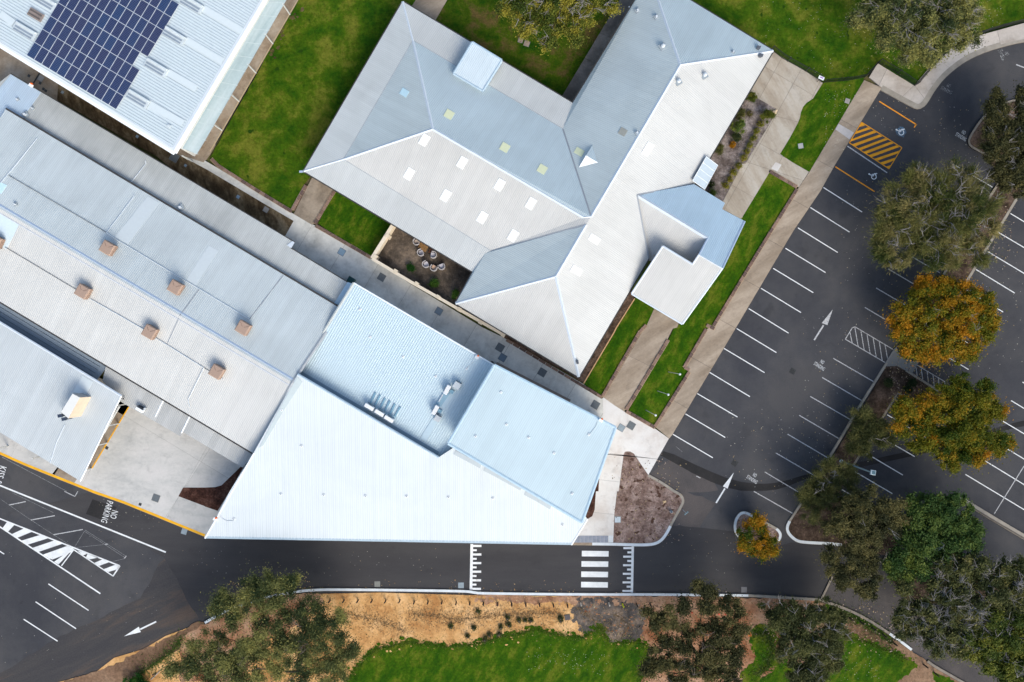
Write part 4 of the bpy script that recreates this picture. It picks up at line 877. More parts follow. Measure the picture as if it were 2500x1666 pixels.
mb = MB(); mb.box((.5, .5, -.04), 1, 1, .04, 0, 0); mb.poly([(.025, .016, .003), (.975, .016, .003), (.975, .984, .003), (.025, .984, .003)], 1)
pob = mb.build('solar_panel', [plain('panel_frame', (.62, .66, .72), .4), m_cell]); PME = pob.data; bpy.data.objects.remove(pob)
ZP = ZH + .16; O0 = P(*t(0,0,'255,530')[0], ZP); UW = P(*t(0,0,'326.5,573.3')[0], ZP) - O0; VW = P(*t(0,0,'330.5,404')[0], ZP) - O0
for r_, (s_, n_) in enumerate([(0, 12), (0, 12), (0, 12), (0, 11), (0, 12), (0, 12), (0, 12), (0, 12), (1, 10), (1, 10)]):
    for k in range(s_, s_ + n_):
        q = O0 + UW * k + VW * r_; place('solar_panel', PME, q, math.atan2(UW.y, UW.x), arr, (UW.length * .972, VW.length * .985, 1))
for r_ in range(9):
    for u_ in (.25, .75): mb = MB(); a = O0 + VW * (r_ + u_) - Vector((0, 0, .12)); mb.bar(a + UW * .1, a + UW * 11, .05, .06); mb.build('mounting_rail', M_VENT, arr)

# ---------------------------------------------------------------- long classroom block on the left
blk = thing('classroom_block', P(350, 650), 'long low gabled grey metal roof block with tan rooftop coolers', 'building')
cE, cR = 3.6, 5.2
a1 = (13, 267, cE); a2 = (830, 753, cE); a3 = (712, 933, cR); a4 = (-97, 452, cR); a5 = (618.6, 1107, cE); a6 = (-195, 620, cE)
mU = roofmat('block_upper', (.53, .575, .585), VD, dirt=.06, streak=.06); mL = roofmat('block_lower', (.60, .59, .565), VD, dirt=.04, var=.03)  # sun and shade mixed into the colour: upper slope cooler, lower warmer
br_ = roof(blk, [([a1, a2, a3, a4], 0), ([a4, a3, a5, a6], 1)], [mU, mL, M_FAS], .2)
fU = plane(a1, a2, a3); fL = plane(a3, a5, a6)
cap(br_, (a4[0] + 3, a4[1] - 6, cR - .06), (a3[0] + 3, a3[1] - 6, cR - .06), .55, M_CAPB, .35, .06); cap(br_, (a4[0] - 4, a4[1] + 8, cR - .10), (a3[0] - 4, a3[1] + 8, cR - .10), .55, plain('cap_grey', (.54, .56, .60), .5), .35, .055)
cap(br_, (831, 757, cE + .03), (713, 936, cR + .03), .34, plain('parapet_cap', (.40, .42, .44), .5), .05, .08, 'barge_cap'); cap(br_, (713, 936, cR + .03), (619, 1105, cE + .03), .30, plain('parapet_cap', (.40, .42, .44), .5), .05, .08, 'barge_cap')
gutter(blk, [a2, a1], M_GUT, .17, -1, -.12, .12); gutter(blk, [a5, a6], M_GUT, .15, 1, -.12, .12)
cap(br_, fU(*t(1,1,'750,1070')[0], .01), fU(*t(1,1,'430,1485')[0], .01), .09, plain('valley', (.30, .32, .35), .5), 0, .02, 'sheet_lap')
cap(br_, fU(*t(0,1,'1905,1205')[0], .01), fU(*t(0,1,'1720,1455')[0], .01), .09, plain('valley', (.30, .32, .35), .5), 0, .02, 'sheet_lap'); cap(br_, fL(*t(0,1,'1710,1480')[0], .01), fL(*t(0,2,'1600,155')[0], .01), .09, plain('valley', (.30, .32, .35), .5), 0, .02, 'sheet_lap')
M_TRL = plain('translucent_sheet', (.60, .645, .66), .4, .04)
quadpatch(br_, t(0,1,'1415,312 1520,372 1225,772 1100,700'), fU, M_TRL, 'roof_light', .02, .01); quadpatch(br_, px('510,600 534,613 477,698 455,683'), fU, M_TRL, 'roof_light', .02, .01)
quadpatch(br_, t(0,1,'-40,160 65,205 10,290 -60,260'), fU, M_SKYB, 'roof_light', .02, .01)
quadpatch(br_, t(0,1,'-100,420 0,465 180,585 130,690 60,820 -160,700'), fL, plain('new_sheet', (.62, .72, .78), .4, .05), 'roof_light', .02, .01)
fT = plane((25.5, 181, 2.75), (719, 592.6, 2.75), (816, 760, 3.3)); mT = roofmat('lean_to', (.48, .49, .475), VD, dirt=.14, streak=.10)
lt = px('25.5,181 719,592.6 709,606.6 849.5,691 862,700 800,800 -60,300 -60,245')
lr = roof(blk, [(onp(fT, lt), 0)], [mT, M_FAS], .12, 'lean_to_roof')
gutter(blk, [fT(719, 592.6), fT(25.5, 181)], M_GUT, .10, -1, -.1, .1); gutter(blk, [fT(849.5, 691), fT(709, 606.6)], M_GUT, .10, -1, -.1, .1)
quadpatch(lr, px('26,182 100,226 40,310 -40,262'), fT, roofmat('lean_new', (.46, .56, .66), VD), 'new_roof_sheets', .02, .01); quadpatch(lr, px('849,689 864,694 832,750 815,742'), fT, plain('flash_blue', (.52, .66, .76), .4), 'flashing_sheet', .03, .01)
quadpatch(lr, px('719,592 711,606 700,599 714,589'), fT, M_CAP, 'barge_cap', .05, .02)
fD = plane((0, 738, 2.85), (255, 892, 2.85), (234, 930, 2.75)); dk = px('-60,690 0,720 120,790 270,885 234.7,930 0,790 -60,750')
dr = roof(blk, [(onp(fD, dk), 0)], [plain('dark_sheet', (.26, .31, .36), .5, .1), M_FAS], .1, 'link_roof'); ribs(dr, px('-60,690 0,720 120,790 255,880 225,925 0,790 -60,750'), fD, UD, .42, .06, .06, plain('link_rib', (.16, .19, .22), .5))
fC = plane((439, 1065, 2.65), (291, 979, 2.65), (450, 1000, 3.2)); lc = px('262,880 634,1095 592,1142 446,1055 439,1065 291,979 250,930')
mC = roofmat('lean_lower', (.44, .44, .43), VD, dirt=.12, var=.09); lr2 = roof(blk, [(onp(fC, lc), 0)], [mC, M_FAS], .12, 'lean_to_roof')
gutter(blk, [fC(592, 1142), fC(446, 1055)], M_GUT, .1, -1, -.1, .1); gutter(blk, [fC(439, 1065), fC(291, 979)], M_GUT, .1, -1, -.1, .1)
for a in ('1560,700 1485,855', '1815,850 1735,1010'): p0, p1 = t(0,2,a); cap(lr2, fC(*p0, .02), fC(*p1, .02), .16, M_SKYW, .05, .05, 'roof_conduit')
walls(blk, [a1, a2, (800, 800, cE), a5, (500, 1035, cE), a6], .9, 3.45, M_BRICK)
# conduits over the roof
def pipe(parent, pts, f, r_=.045, mat=M_VENT, name='conduit', lift=.08): return MB().path([P(*f(x, y, lift)) for x, y in pts], r_, 6).build(name, mat, parent)
pipe(br_, t(0,1,'1275,298 1282,312 1020,660 1110,722 1180,765 1960,1230') + t(1,1,'430,1490'), fU, .035, M_CAP)
pipe(br_, t(0,0,'355,1325 160,1568') + t(0,1,'5,185'), fU, .035, M_CAP); pipe(br_, t(0,1,'80,110 1020,660'), fU, .028, plain('cable', (.16, .16, .17), .6))
pipe(br_, t(0,1,'50,800 770,1230'), fL, .028, plain('cable', (.16, .16, .17), .6)); pipe(br_, t(0,1,'865,1295 1400,1600') + t(0,2,'1400,45'), fL, .045, M_VENT); pipe(br_, t(0,2,'1490,100 1950,385 1800,690 1815,760'), fL, .045, M_VENT); pipe(br_, t(0,2,'1950,385') + t(1,2,'70,430'), fL, .028, plain('cable', (.16, .16, .17), .6)); pipe(br_, t(1,2,'70,430 170,490'), fL, .04)
pipe(lr, t(0,1,'1395,0 1245,190'), fT, .032, M_CAP); pipe(lr, t(0,0,'1390,1540 1398,1568'), fT, .045, M_SKYW)
for a, f_, p_ in (('245,1100', fT, lr), ('315,1040', fT, lr), ('170,955', fT, lr)): roofvent(p_, *t(0,0,a)[0], f_, .5 if a[0] == '2' else .26, False)
roofvent(lr, *t(0,1,'1730,420')[0], fT, .5, False); roofvent(br_, *t(0,1,'150,390')[0], fU, .3, False)
# evaporative coolers standing on the roof
M_TAN = plain('cooler_tan', (.40, .275, .21), .7, .08, scale=8); M_TAND = plain('cooler_louvre', (.17, .11, .085), .7, .15)
def cooler(c, f, label):
    q = P(*f(*c)); e = thing('rooftop_cooler', q, label, 'air cooler', 'tan coolers on the classroom block roof'); ang = math.atan2(UD[1], UD[0])
    mb = MB().box(q + Vector((0, 0, -.15)), 1.02, .98, .40, ang); mb.build('base_tray', M_TAND, e)
    # louvred cabinet: dark pads between rails
    mb = MB().box(q + Vector((0, 0, .25)), 1.16, 1.12, .55, ang); mb.build('pad', M_TAND, e)
    u = Vector((math.cos(ang), math.sin(ang), 0)); v = Vector((-u.y, u.x, 0))
    for k in range(3): MB().box(q + Vector((0, 0, .28 + k * .18)), 1.24, 1.20, .06, ang).build('louvre', M_TAN, e)
    mb = MB().box(q + Vector((0, 0, .80)), 1.32, 1.28, .10, ang); mb.box(q + Vector((0, 0, .90)), 1.30, 1.26, .07, ang, 0, .90)
    ob = mb.build('lid', M_TAN, e)
    bm_ = ob.modifiers.new('bevel', 'BEVEL'); bm_.width = .05; bm_.segments = 2; bm_.limit_method = 'ANGLE'
    for s_ in (-1, 1): MB().bar(q + u * .1 * s_ + v * .1 + Vector((0, 0, .968)), q + u * .5 * s_ + v * .46 + Vector((0, 0, .968)), .035, .012).build('lid_rib', M_TAND, e)
for c, f_, lb in (((272, 608), fU, 'tan cooler on the upper slope nearest the pale roof light strip'), ((436, 703), fU, 'tan cooler on the upper slope, middle of its row of three'), ((600, 801), fU, 'tan cooler on the upper slope nearest the new white building'),
                  ((-1, 592), fL, 'tan cooler half cut off on the bluish new roof sheets'), ((212, 713), fL, 'tan cooler on the lower slope nearest the left edge, whole in view'), ((374, 811), fL, 'tan cooler on the lower slope between the two others there'), ((536, 907), fL, 'tan cooler on the lower slope nearest the big white roof')):
    cooler(c, f_, lb)

# ---------------------------------------------------------------- open canopy, lower left
can = thing('canopy_building', P(120, 1000), 'low grey roofed canopy on white posts beside the concrete yard', 'building')
fK = plane((20, 800, 4.0), (296, 967, 4.0), (196, 1175, 3.35)); kp = px('20.4,800 296,967 284,993 196,1175 0,1056 -60,1020 -60,751')
kr = roof(can, [(onp(fK, kp), 0)], [roofmat('canopy_roof', (.54, .57, .58), VD, dirt=.06, var=.03), M_FAS], .16)
cap(kr, fK(-60, 751), fK(296, 967), .22, M_CAP, .1, .06, 'barge_cap'); cap(kr, fK(296, 967), fK(196, 1175), .14, M_SKYW, .1, .05, 'barge_cap'); gutter(can, [fK(196, 1175), fK(-60, 1020)], plain('gutter_blue', (.20, .26, .36), .5), .12, -1, -.1, .1)
pipe(kr, t(0,2,'620,930 540,1100 480,1300'), fK, .04, M_CAP, 'conduit', .03)
quadpatch(kr, t(0,2,'790,460 890,520 820,650 700,615'), fK, M_TRL, 'flashing_sheet', .03, .01)
for a in t(0,2,'1200,735 1135,920 1025,1105 875,1350') + px('20,1090 120,1110'): q = P(*a, .12); MB().box((q.x, q.y, .12), .12, .12, 3.0).build('post', M_WALLW, can)
b0, b1 = P(*t(0,2,'1148,752')[0], 3.1), P(*t(0,2,'1000,1010')[0], 3.1); MB().bar(b0, b1, .12, .2).build('edge_beam', M_WALLW, can)
q = P(60, 880, 0); MB().box((q.x - 2, q.y, -.1), 8, 4.5, 3.2, R(-31)).build('wall', M_BRICK, can)
# big pale extract duct on the canopy roof
dct = thing('extract_duct', P(*fK(178, 998)), 'tall cream metal duct box with two dark cowls on the canopy roof', 'duct')
zD = 5.5
topq = [P(*lp_, zD) for lp_ in ((177, 961.5), (195, 971), (167, 1022), (149, 1006))]; botq = [P(*fK(*p), 0) if False else Vector(P(*fK(*p))) for p in ((182, 958), (207, 972), (184, 1030), (158, 1012))]
botq = [Vector((t_.x + d_.x, t_.y + d_.y, P(*fK(180, 995)).z - .2)) for t_, d_ in zip(topq, (Vector((.1, -.05, 0)), Vector((.35, -.05, 0)), Vector((.35, .05, 0)), Vector((.1, .1, 0))))]
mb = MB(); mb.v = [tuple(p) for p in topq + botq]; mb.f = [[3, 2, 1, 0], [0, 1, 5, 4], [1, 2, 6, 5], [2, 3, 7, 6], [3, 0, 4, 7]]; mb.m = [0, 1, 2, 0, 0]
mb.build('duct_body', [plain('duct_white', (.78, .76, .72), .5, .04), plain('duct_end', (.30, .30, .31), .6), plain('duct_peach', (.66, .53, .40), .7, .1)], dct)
for a in ((147.5, 1016), (157, 1024)):
    q = P(a[0] + 1.5, a[1] - 1, 4.9); mb = MB(); mb.tube(q - Vector((0, 0, 1.3)), q, .12, .12, 8); mb.box(q, .42, .34, .26, R(10)); mb.build('cowl', plain('cowl_dark', (.035, .05, .085), .5), dct)
    MB().path([q + Vector((.1, .1, .1)), q + Vector((.35, .75, .3))], .03, 5).build('strut', plain('strut', (.12, .11, .11), .6), dct)
# small split unit and antenna on the lower lean-to
su = thing('rooftop_split_unit', P(*fC(345, 1000)), 'small white and black outdoor unit on the lean-to gutter edge', 'air conditioner')
q = P(*fC(345, 1000, .05)); MB().box(q, .78, .30, .5, R(-31)).build('casing', M_SKYW, su); MB().box(q + Vector((.08, .24, 0)), .62, .16, .55, R(-31)).build('fan_grille', plain('grille_black', (.03, .035, .045), .5), su); MB().box(q + Vector((.5, .1, .1)), .12, .2, .3, R(-31)).build('side_cover', M_VENT, su)
an = thing('rooftop_antenna', P(*fC(304, 973)), 'small black antenna beside the corner of the canopy roof', 'antenna')
q = P(*fC(304, 973, .0)); mb = MB(); mb.tube(q, q + Vector((0, 0, .5)), .015, .015, 6); mb.build('mast', M_VENT, an); mb = MB()
for s_ in (-.2, .15): mb.tube(q + Vector((s_, -.12, .5)), q + Vector((s_ + .03, .12, .5)), .012, .012, 5)
mb.tube(q + Vector((-.3, .1, .5)), q + Vector((.25, -.1, .5)), .014, .014, 6); mb.box(q + Vector((0, 0, .2)), .14, .12, .14); mb.build('aerial', M_GUT, an)

# ---------------------------------------------------------------- new building
new = thing('new_building', P(1000, 1100), 'new building with bright white wedge roof and two pale blue roofs', 'building')
fa = plane((864, 691, 4.4), (1204, 891, 4.4), (1071, 1116, 3.9)); fc = plane((727, 914, 5.3), (500, 1315, 3.9), (1395, 1331, 3.9)); fb = plane((1207, 892, 6.3), (1503, 1044, 6.3), (1094, 1083, 6.6))
pa = px('864,691 1212,895 1085,1124 727,913.5 740,890'); pc = px('727,913.5 1071,1117 1120,1085 1430,1262 1434,1268 1395,1331 500,1315 561,1200 618.6,1107'); pb_ = px('1207,892 1503,1044 1420.6,1276 1094,1083')
ma = plain('new_blue', (.54, .65, .70), .4, .05); mc = roofmat('new_white', (.68, .715, .725), (0, 1), .4, .012, .7, .22, .2, .02, .02); mbb = roofmat('new_pale', (.56, .665, .70), VD, .4, .02, .7, .2, .35, .03, .02)
na = roof(new, [(onp(fa, pa), 0)], [ma, M_FAS], .2); ribs(na, px('866,696 1207,897 1080,1118 740,906 750,885'), fa, VD, .245, .085, .035, plain('new_blue_rib', (.62, .73, .78), .35, .03))
nc = roof(new, [(onp(fc, pc), 0)], [mc, plain('fascia_blue', (.36, .44, .50), .4)], .35); ribs(nc, px('727,916 1071,1119 1120,1090 1430,1264 1432,1270 1393,1329 504,1313 563,1200 621,1108'), fc, (0, 1), .35, .05, .010, plain('new_white_rib', (.70, .735, .745), .35, .02))
nb = roof(new, [(onp(fb, pb_), 0)], [mbb, plain('fascia_blue', (.36, .44, .50), .4)], .45)
MFB = plain('flash_pale', (.46, .60, .70), .4)
for a, b in zip(pb_, pb_[1:] + pb_[:1]): cap(nb, fb(*a), fb(*b), .30, MFB, .05, .06, 'barge_cap')
cap(nc, fc(727, 914, .02), fc(1071, 1117, .02), .22, plain('parapet_grey', (.44, .54, .62), .4), .05, .1, 'parapet_cap')
cap(na, fa(864, 691), fa(1207, 892), .14, M_SKYW, .05, .05, 'barge_cap'); cap(na, fa(864, 691), fa(727, 913), .28, plain('flash_cream', (.52, .54, .52), .5), .05, .07, 'barge_cap')
gutter(new, [fc(1395, 1331), fc(500, 1315)], plain('box_gutter', (.46, .56, .62), .4), .34, -1, -.07, .09)
cap(nc, fc(1434, 1268), fc(1395, 1331), .16, M_SKYW, .05, .05, 'barge_cap'); cap(nc, fc(620, 1107), fc(500, 1315), .16, M_SKYW, .05, .04, 'barge_cap')
cap(na, fa(1070, 1108, .02), fa(731, 909, .02), .40, plain('gutter_tray', (.26, .36, .44), .4), -.1, .02, 'gutter_tray')
quadpatch(nc, t(1,2,'885,470 935,520 760,790 560,1130 520,1150 700,800'), fc, plain('tray_green', (.56, .62, .62), .5, .06), 'gutter_tray', .045, .01)
walls(new, onp(fa, pa), .35, 3.7, M_WALLW, False); walls(new, onp(fc, pc), .5, 3.6, M_WALLW); walls(new, onp(fb, pb_), .45, 6.0, M_WALLW)
for s_, (r_, dx, dy) in ((('440,1177 565,1243', 'a'), (2, -18, 38)), (('567,1244 690,1310', 'b'), (2, -18, 38)), (('725,1332 848,1397', ''), (2, -18, 38)), (('851,1399 966,1461', ''), (2, -18, 38)), (('969,1463 1077,1523', ''), (2, -18, 38)), (('955,-2 1066,57', ''), (3, -14, 32)), (('1069,59 1166,117', ''), (3, -14, 32))):
    p0, p1 = t(2, r_, s_[0]); sc_ = 3.92 if r_ == 2 else 3.364; q = [p0, p1, (p1[0] + dx / sc_, p1[1] + dy / sc_), (p0[0] + dx / sc_, p0[1] + dy / sc_)]
    quadpatch(nc, q, fc, plain('panel_grey', (.50, .55, .58), .4, .04), 'roof_panel', .05, .02)
quadpatch(na, px('1118,950 1145,965 1056,1112 1022,1095'), fa, MFB, 'walkway_sheet', .055, .01) if False else quadpatch(na, t(2,2,'380,640 440,600 300,830 160,1100 100,1060 200,900'), fa, plain('walkway_sheet', (.50, .62, .69), .4, .05), 'walkway_sheet', .056, .01)
def anchor(parent, c, f): q = P(*f(*c, .04)); MB().box(q, .24, .24, .03, R(-31)).build('roof_anchor', M_SKYW, parent); MB().tube(q, q + Vector((0, 0, .12)), .035, .035, 6).build('anchor_eye', M_GUT, parent)
for a in ('875,620', '928,930', '632,1042', '1140,1055', '1383,1203', '1718,1025'): anchor(nb, t(2,2,a)[0], fb)
for a in ('250,467', '545,395'): anchor(na, t(2,2,a)[0], fa)
for a in ('1485,1395',): anchor(na, t(1,1,a)[0], fa)
for a in ('1582,90', '1897,280'): anchor(na, t(1,2,a)[0], fa)
for a in ('925,1135', '735,792'): anchor(nc, t(1,2,a)[0], fc)
for a in ('625,25', '977,32', '1320,40', '1658,43', '240,228'): anchor(nc, t(1,3,a)[0], fc)
for a in ('320,50', '685,58', '1258,278'): anchor(nc, t(2,3,a)[0], fc)
anchor(nb, t(2,3,'1335,20')[0], fb)
pipe(nc, t(1,3,'118,185 140,220 180,243 240,240'), fc, .02, M_VENT, 'anchor_cable', .03); pipe(nb, t(2,2,'1800,900 1780,950 1725,1020'), fb, .02, M_VENT, 'anchor_cable', .03); pipe(na, t(2,2,'615,290 600,340 550,385'), fa, .02, M_VENT, 'anchor_cable', .03)
def acunit(c, f, L, Wd, Hh, ang, label, mat=None):
    q = P(*f(*c, .05)); e = thing('rooftop_air_conditioner', q, label, 'air conditioner', 'outdoor units on the pale blue ribbed roof'); mb = MB().box(q + Vector((0, 0, .1)), L, Wd, Hh, ang); ob = mb.build('casing', mat or plain('ac_white', (.80, .79, .80), .4, .03), e)
    m_ = ob.modifiers.new('bevel', 'BEVEL'); m_.width = .03; m_.segments = 2
    for s_ in (-1, 1): MB().box(q + Vector((math.cos(ang), math.sin(ang), 0)) * s_ * L * .35, .08, Wd * 1.2, .12, ang).build('foot', M_GUT, e)
    nv = Vector((-math.sin(ang), math.cos(ang), 0)); MB().tube(q + nv * (Wd / 2 - .01) + Vector((0, 0, .1 + Hh / 2)), q + nv * (Wd / 2 + .05) + Vector((0, 0, .1 + Hh / 2)), Hh * .36, Hh * .36, 14).build('fan_grille', plain('grille_grey', (.20, .23, .24), .5), e)
    return e
AU = R(-31)
acunit((904.5, 992.5), fa, 1.0, .40, .75, AU, 'white outdoor unit at the left end of the row of three'); acunit((929, 1007), fa, 1.0, .40, .75, AU, 'white outdoor unit in the middle of the row of three'); acunit((952, 1021.5), fa, 1.0, .40, .75, AU, 'white outdoor unit at the right end of the row of three')
acunit((1093, 951), fa, 1.0, .42, .8, R(61), 'slim white outdoor unit beside the larger square grey box'); acunit((1064.5, 1000), fa, 1.0, .42, .8, R(61), 'slim white outdoor unit beside the smaller square grey box')
acunit((1116.5, 941), fa, .72, .70, .62, AU, 'larger square pale grey unit at the top of the roof plant', plain('ac_grey', (.55, .58, .60), .5, .03)); acunit((1069, 1021), fa, .62, .60, .5, AU, 'smaller square pale grey unit at the foot of the roof plant', plain('ac_grey', (.55, .58, .60), .5, .03))
Z1 = lambda s: [(860 + float(w.split(',')[0]) / 15.68, 940 + float(w.split(',')[1]) / 15.68) for w in s.split()]; Z2 = lambda s: [(1040 + float(w.split(',')[0]) / 12.06, 910 + float(w.split(',')[1]) / 12.06) for w in s.split()]
M_DUCT = plain('duct_blue', (.20, .36, .47), .4, .05)
sp = thing('pipe_supports', P(*fa(930, 985)), 'six parallel blue pipe covers running up from the three outdoor units', 'pipe covers')
for a in ('700,700 890,300', '880,780 1070,400', '1070,900 1260,520', '1255,1000 1440,620', '1450,1130 1640,735', '1640,1210 1835,850'):
    p0, p1 = Z1(a); MB().bar(P(*fa(*p0, .04)), P(*fa(*p1, .04)), .17, .1).build('pipe_cover', M_DUCT, sp)
MB().bar(P(*fa(*Z1('560,740')[0], .04)), P(*fa(*Z1('1650,1300')[0], .04)), .5, .04).build('plinth', plain('plinth', (.36, .50, .58), .4), sp)
sp2 = thing('service_platform', P(*fa(1080, 970)), 'narrow blue service strip linking the slim rooftop units', 'platform')
MB().bar(P(*fa(*Z2('640,560')[0], .05)), P(*fa(*Z2('330,1010')[0], .05)), .62, .06).build('deck', plain('deck_blue', (.30, .46, .56), .4, .1), sp2); MB().bar(P(*fa(*Z2('500,640')[0], .11)), P(*fa(*Z2('370,860')[0], .11)), .12, .1).build('cable_tray', M_VENT, sp2)
for a in ('760,560', '410,1130'): MB().box(P(*fa(*Z2(a)[0], .05)), .42, .36, .22, AU).build('junction_box', M_DUCT, sp2)
def strobe(c, z, label, rz=AU):
    q = P(*c, z); e = thing('alarm_strobe', q, label, 'alarm box', 'orange topped alarm boxes on roof edges'); MB().box(q, .42, .30, .16, rz).build('housing', M_SKYW, e); MB().tube(q + Vector((.12, .16, .05)), q + Vector((.12, .16, .3)), .11, .08, 10).build('lamp', plain('strobe_orange', (.85, .16, .02), .4, .05), e)
strobe(t(2,2,'645,285')[0], 4.45, 'orange and white alarm box on the ribbed roof edge over the walkway'); strobe(t(2,2,'1830,890')[0], 6.45, 'orange and white alarm box on the right roof corner by the car park'); strobe(t(1,3,'88,228')[0], 4.2, 'orange and white alarm box at the left tip of the white roof'); strobe(t(0,0,'300,822')[0], 2.9, 'orange and white alarm box on the old lean-to under the hall')
# ================================================================ courtyard wall, furniture, small things
cw = thing('courtyard_wall', P(*t(1,1,'1590,905')[0]), 'cream rendered courtyard wall with small piers along the walkway', 'wall')
M_CW = plain('wall_render', (.74, .62, .46), .8, .06)
def wallrun(pts, w, z):
    wp = [tuple(P(a, b, z)[:2]) for a, b in pts]; mb = MB(); ribbon(mb, wp, w, -.05, z); mb.build('wall_panel', M_CW, cw); mb = MB(); ribbon(mb, wp, w + .08, z + .002, z + .06); mb.build('coping', plain('coping', (.80, .68, .52), .8, .05), cw)
wallrun(t(1,1,'1800,585 1600,905'), .30, 1.5)
wallrun([t(1,1,'1600,908')[0], t(2,1,'0,1125')[0], t(2,1,'860,1615')[0], t(2,2,'905,80')[0]], .24, 1.52)
for a in t(1,1,'1745,690 1630,890 1825,1030') + t(2,1,'65,1150 270,1275 475,1395 680,1518') + t(2,2,'895,72'):
    q = P(*a, 1.5); MB().box((q.x, q.y, -.05), .42, .42, 1.66, R(-31)).build('pier', M_CW, cw)
# tub chairs
def tubchair(c, face, label, seatcol, n):
    """face: direction the sitter looks, degrees in the world"""
    e = thing('tub_chair', P(*c, .08), label, 'chair', 'white tub chairs in the courtyard', rz=R(face))
    ms = plain('wicker_white', (.48, .44, .43), .7, .12, scale=20); o_ = P(*c, .08); rot = Matrix.Translation(o_) @ Matrix.Rotation(R(face), 4, 'Z')
    def fin(mb, name, mat, par=e):
        mb.v = [tuple(rot @ Vector(p)) for p in mb.v]; return mb.build(name, mat, par)
    mb = MB(); n_ = 14; pts = []
    for k in range(n_ + 1):
        a = R(90 + 180 * k / n_); pts.append((.34 * math.cos(a), .36 * math.sin(a)))
    pts = [(.22, .34)] + pts + [(.22, -.34)]
    ribbon(mb, pts, .075, .12, .74); fin(mb, 'backrest', ms)
    sp_ = [(.30, .26)] + [(.26 * math.cos(R(90 + 180 * k / 10)), .27 * math.sin(R(90 + 180 * k / 10))) for k in range(11)] + [(.30, -.26)]
    mb = MB(); mb.prism(sp_, .30, .40); fin(mb, 'seat', ms); mb = MB(); mb.prism([(x * .86 + .02, y * .84) for x, y in sp_], .401, .47); fin(mb, 'cushion', seatcol)
    for x, y in ((.26, .3), (.26, -.3), (-.24, .24), (-.24, -.24)): fin(MB().tube((x, y, 0), (x, y, .32), .022, .022, 6), 'leg', M_GUT)
CZ = lambda s: [(990 + float(w.split(',')[0]) / 14.25, 570 + float(w.split(',')[1]) / 14.25) for w in s.split()][0]
c_w = plain('cushion_white', (.60, .56, .58), .8, .05); c_p = plain('cushion_peach', (.62, .40, .27), .8, .05)
for c, fc_, lb, m_ in (('400,315', 22, 'white tub chair against the roof edge beside the slatted table', plain('cushion_sand', (.55, .44, .36), .8)), ('545,690', 25, 'white tub chair just below the slatted table', plain('cushion_grey', (.40, .38, .41), .8)), ('985,765', 172, 'white tub chair facing left, right of the others nearest the roof', c_w),
                       ('720,1095', 32, 'white tub chair at the left end of the lower row of three', c_w), ('995,1215', 62, 'white tub chair with the peach coloured cushion', c_p), ('1270,1170', 112, 'white tub chair at the right end of the lower row of three', c_w)):
    tubchair(CZ(c), fc_, lb, m_, 0)
tb = thing('slatted_table', P(*CZ('620,470'), .08), 'small brown slatted wooden table half under the verandah edge', 'table'); M_WD = plain('wood_slat', (.30, .16, .055), .7, .25, scale=10)
q = P(*CZ('620,465'), .5); an_ = R(59); u = Vector((math.cos(an_), math.sin(an_), 0)); v = Vector((u.y, -u.x, 0))
for k in range(9): c = q + v * (-.44 + k * .11); MB().bar(c - u * .42, c + u * .42, .085, .03).build('slat', M_WD, tb)
for a in (-.34, .34): MB().bar(q + u * a - v * .46 - Vector((0, 0, .06)), q + u * a + v * .46 - Vector((0, 0, .06)), .06, .05).build('rail', M_WD, tb)
for a in (-.34, .34):
    for b in (-.4, .4): c = q + u * a + v * b; MB().box((c.x, c.y, .08), .06, .06, .38).build('leg', M_WD, tb)
bk = thing('brick_stack', P(*CZ('880,620'), .08), 'small red brick step under the verandah edge by the chairs', 'bricks')
for k in range(3): MB().box(P(*CZ(f'{845 + k * 38},{605 + k * 18}'), .08), .11, .5, .09, R(-28)).build('brick', plain('brick_red', (.20, .085, .05), .9, .2), bk)

# pits, lids, drains
M_LID = plain('lid_grey', (.13, .145, .155), .6, .2, scale=6); M_LIDB = plain('lid_blue', (.24, .34, .42), .7, .15); M_LIDL = plain('lid_light', (.27, .32, .35), .7, .15); M_LIDT = plain('lid_tan', (.30, .23, .18), .8, .2); M_GRT = plain('grate_dark', (.022, .024, .026), .6)
def lid(c, s_, z, mat, label, rz=R(-31), frame=True, cat='cover', name='service_cover'):
    q = P(*c, z); e = thing(name, q, label, cat); MB().box((q.x, q.y, z - .05), s_, s_, .062, rz).build('cover', mat, e)
    if frame: 
        mb = MB(); u = Vector((math.cos(rz), math.sin(rz), 0)); v = Vector((-u.y, u.x, 0)); h = s_ / 2 + .02
        for a, b in ((u, v), (v, u)):
            for k in (-1, 1): mb.bar(Vector((q.x, q.y, z - .05)) + a * h * k - b * h, Vector((q.x, q.y, z - .05)) + a * h * k + b * h, .045, .058)
        mb.build('frame', plain('lid_frame', (.18, .18, .17), .7), e)
def grate(c, s_, z, label, rz=R(-31)):
    q = P(*c, z); e = thing('drain_grate', q, label, 'drain'); MB().box((q.x, q.y, z - .1), s_, s_, .104, rz).build('sump', M_DARK, e)
    u = Vector((math.cos(rz), math.sin(rz), 0)); v = Vector((-u.y, u.x, 0))
    for k in range(6): c_ = Vector((q.x, q.y, z + .004)) + v * (-s_ / 2 + s_ * (k + .5) / 6); MB().bar(c_ - u * s_ * .48, c_ + u * s_ * .48, .035, .02).build('bar', plain('grate_bar', (.06, .065, .07), .5), e)
lid(t(1,1,'1310,845')[0], .68, .12, M_LIDB, 'pale blue square cover in the walkway'); lid(t(1,1,'1692,1087')[0], .72, .12, M_LID, 'dark grey cover in the walkway near the courtyard wall corner'); lid(t(2,1,'280,1412')[0], .70, .12, plain('lid_slate', (.16, .21, .26), .7), 'slate blue cover in the walkway below the courtyard wall pier')
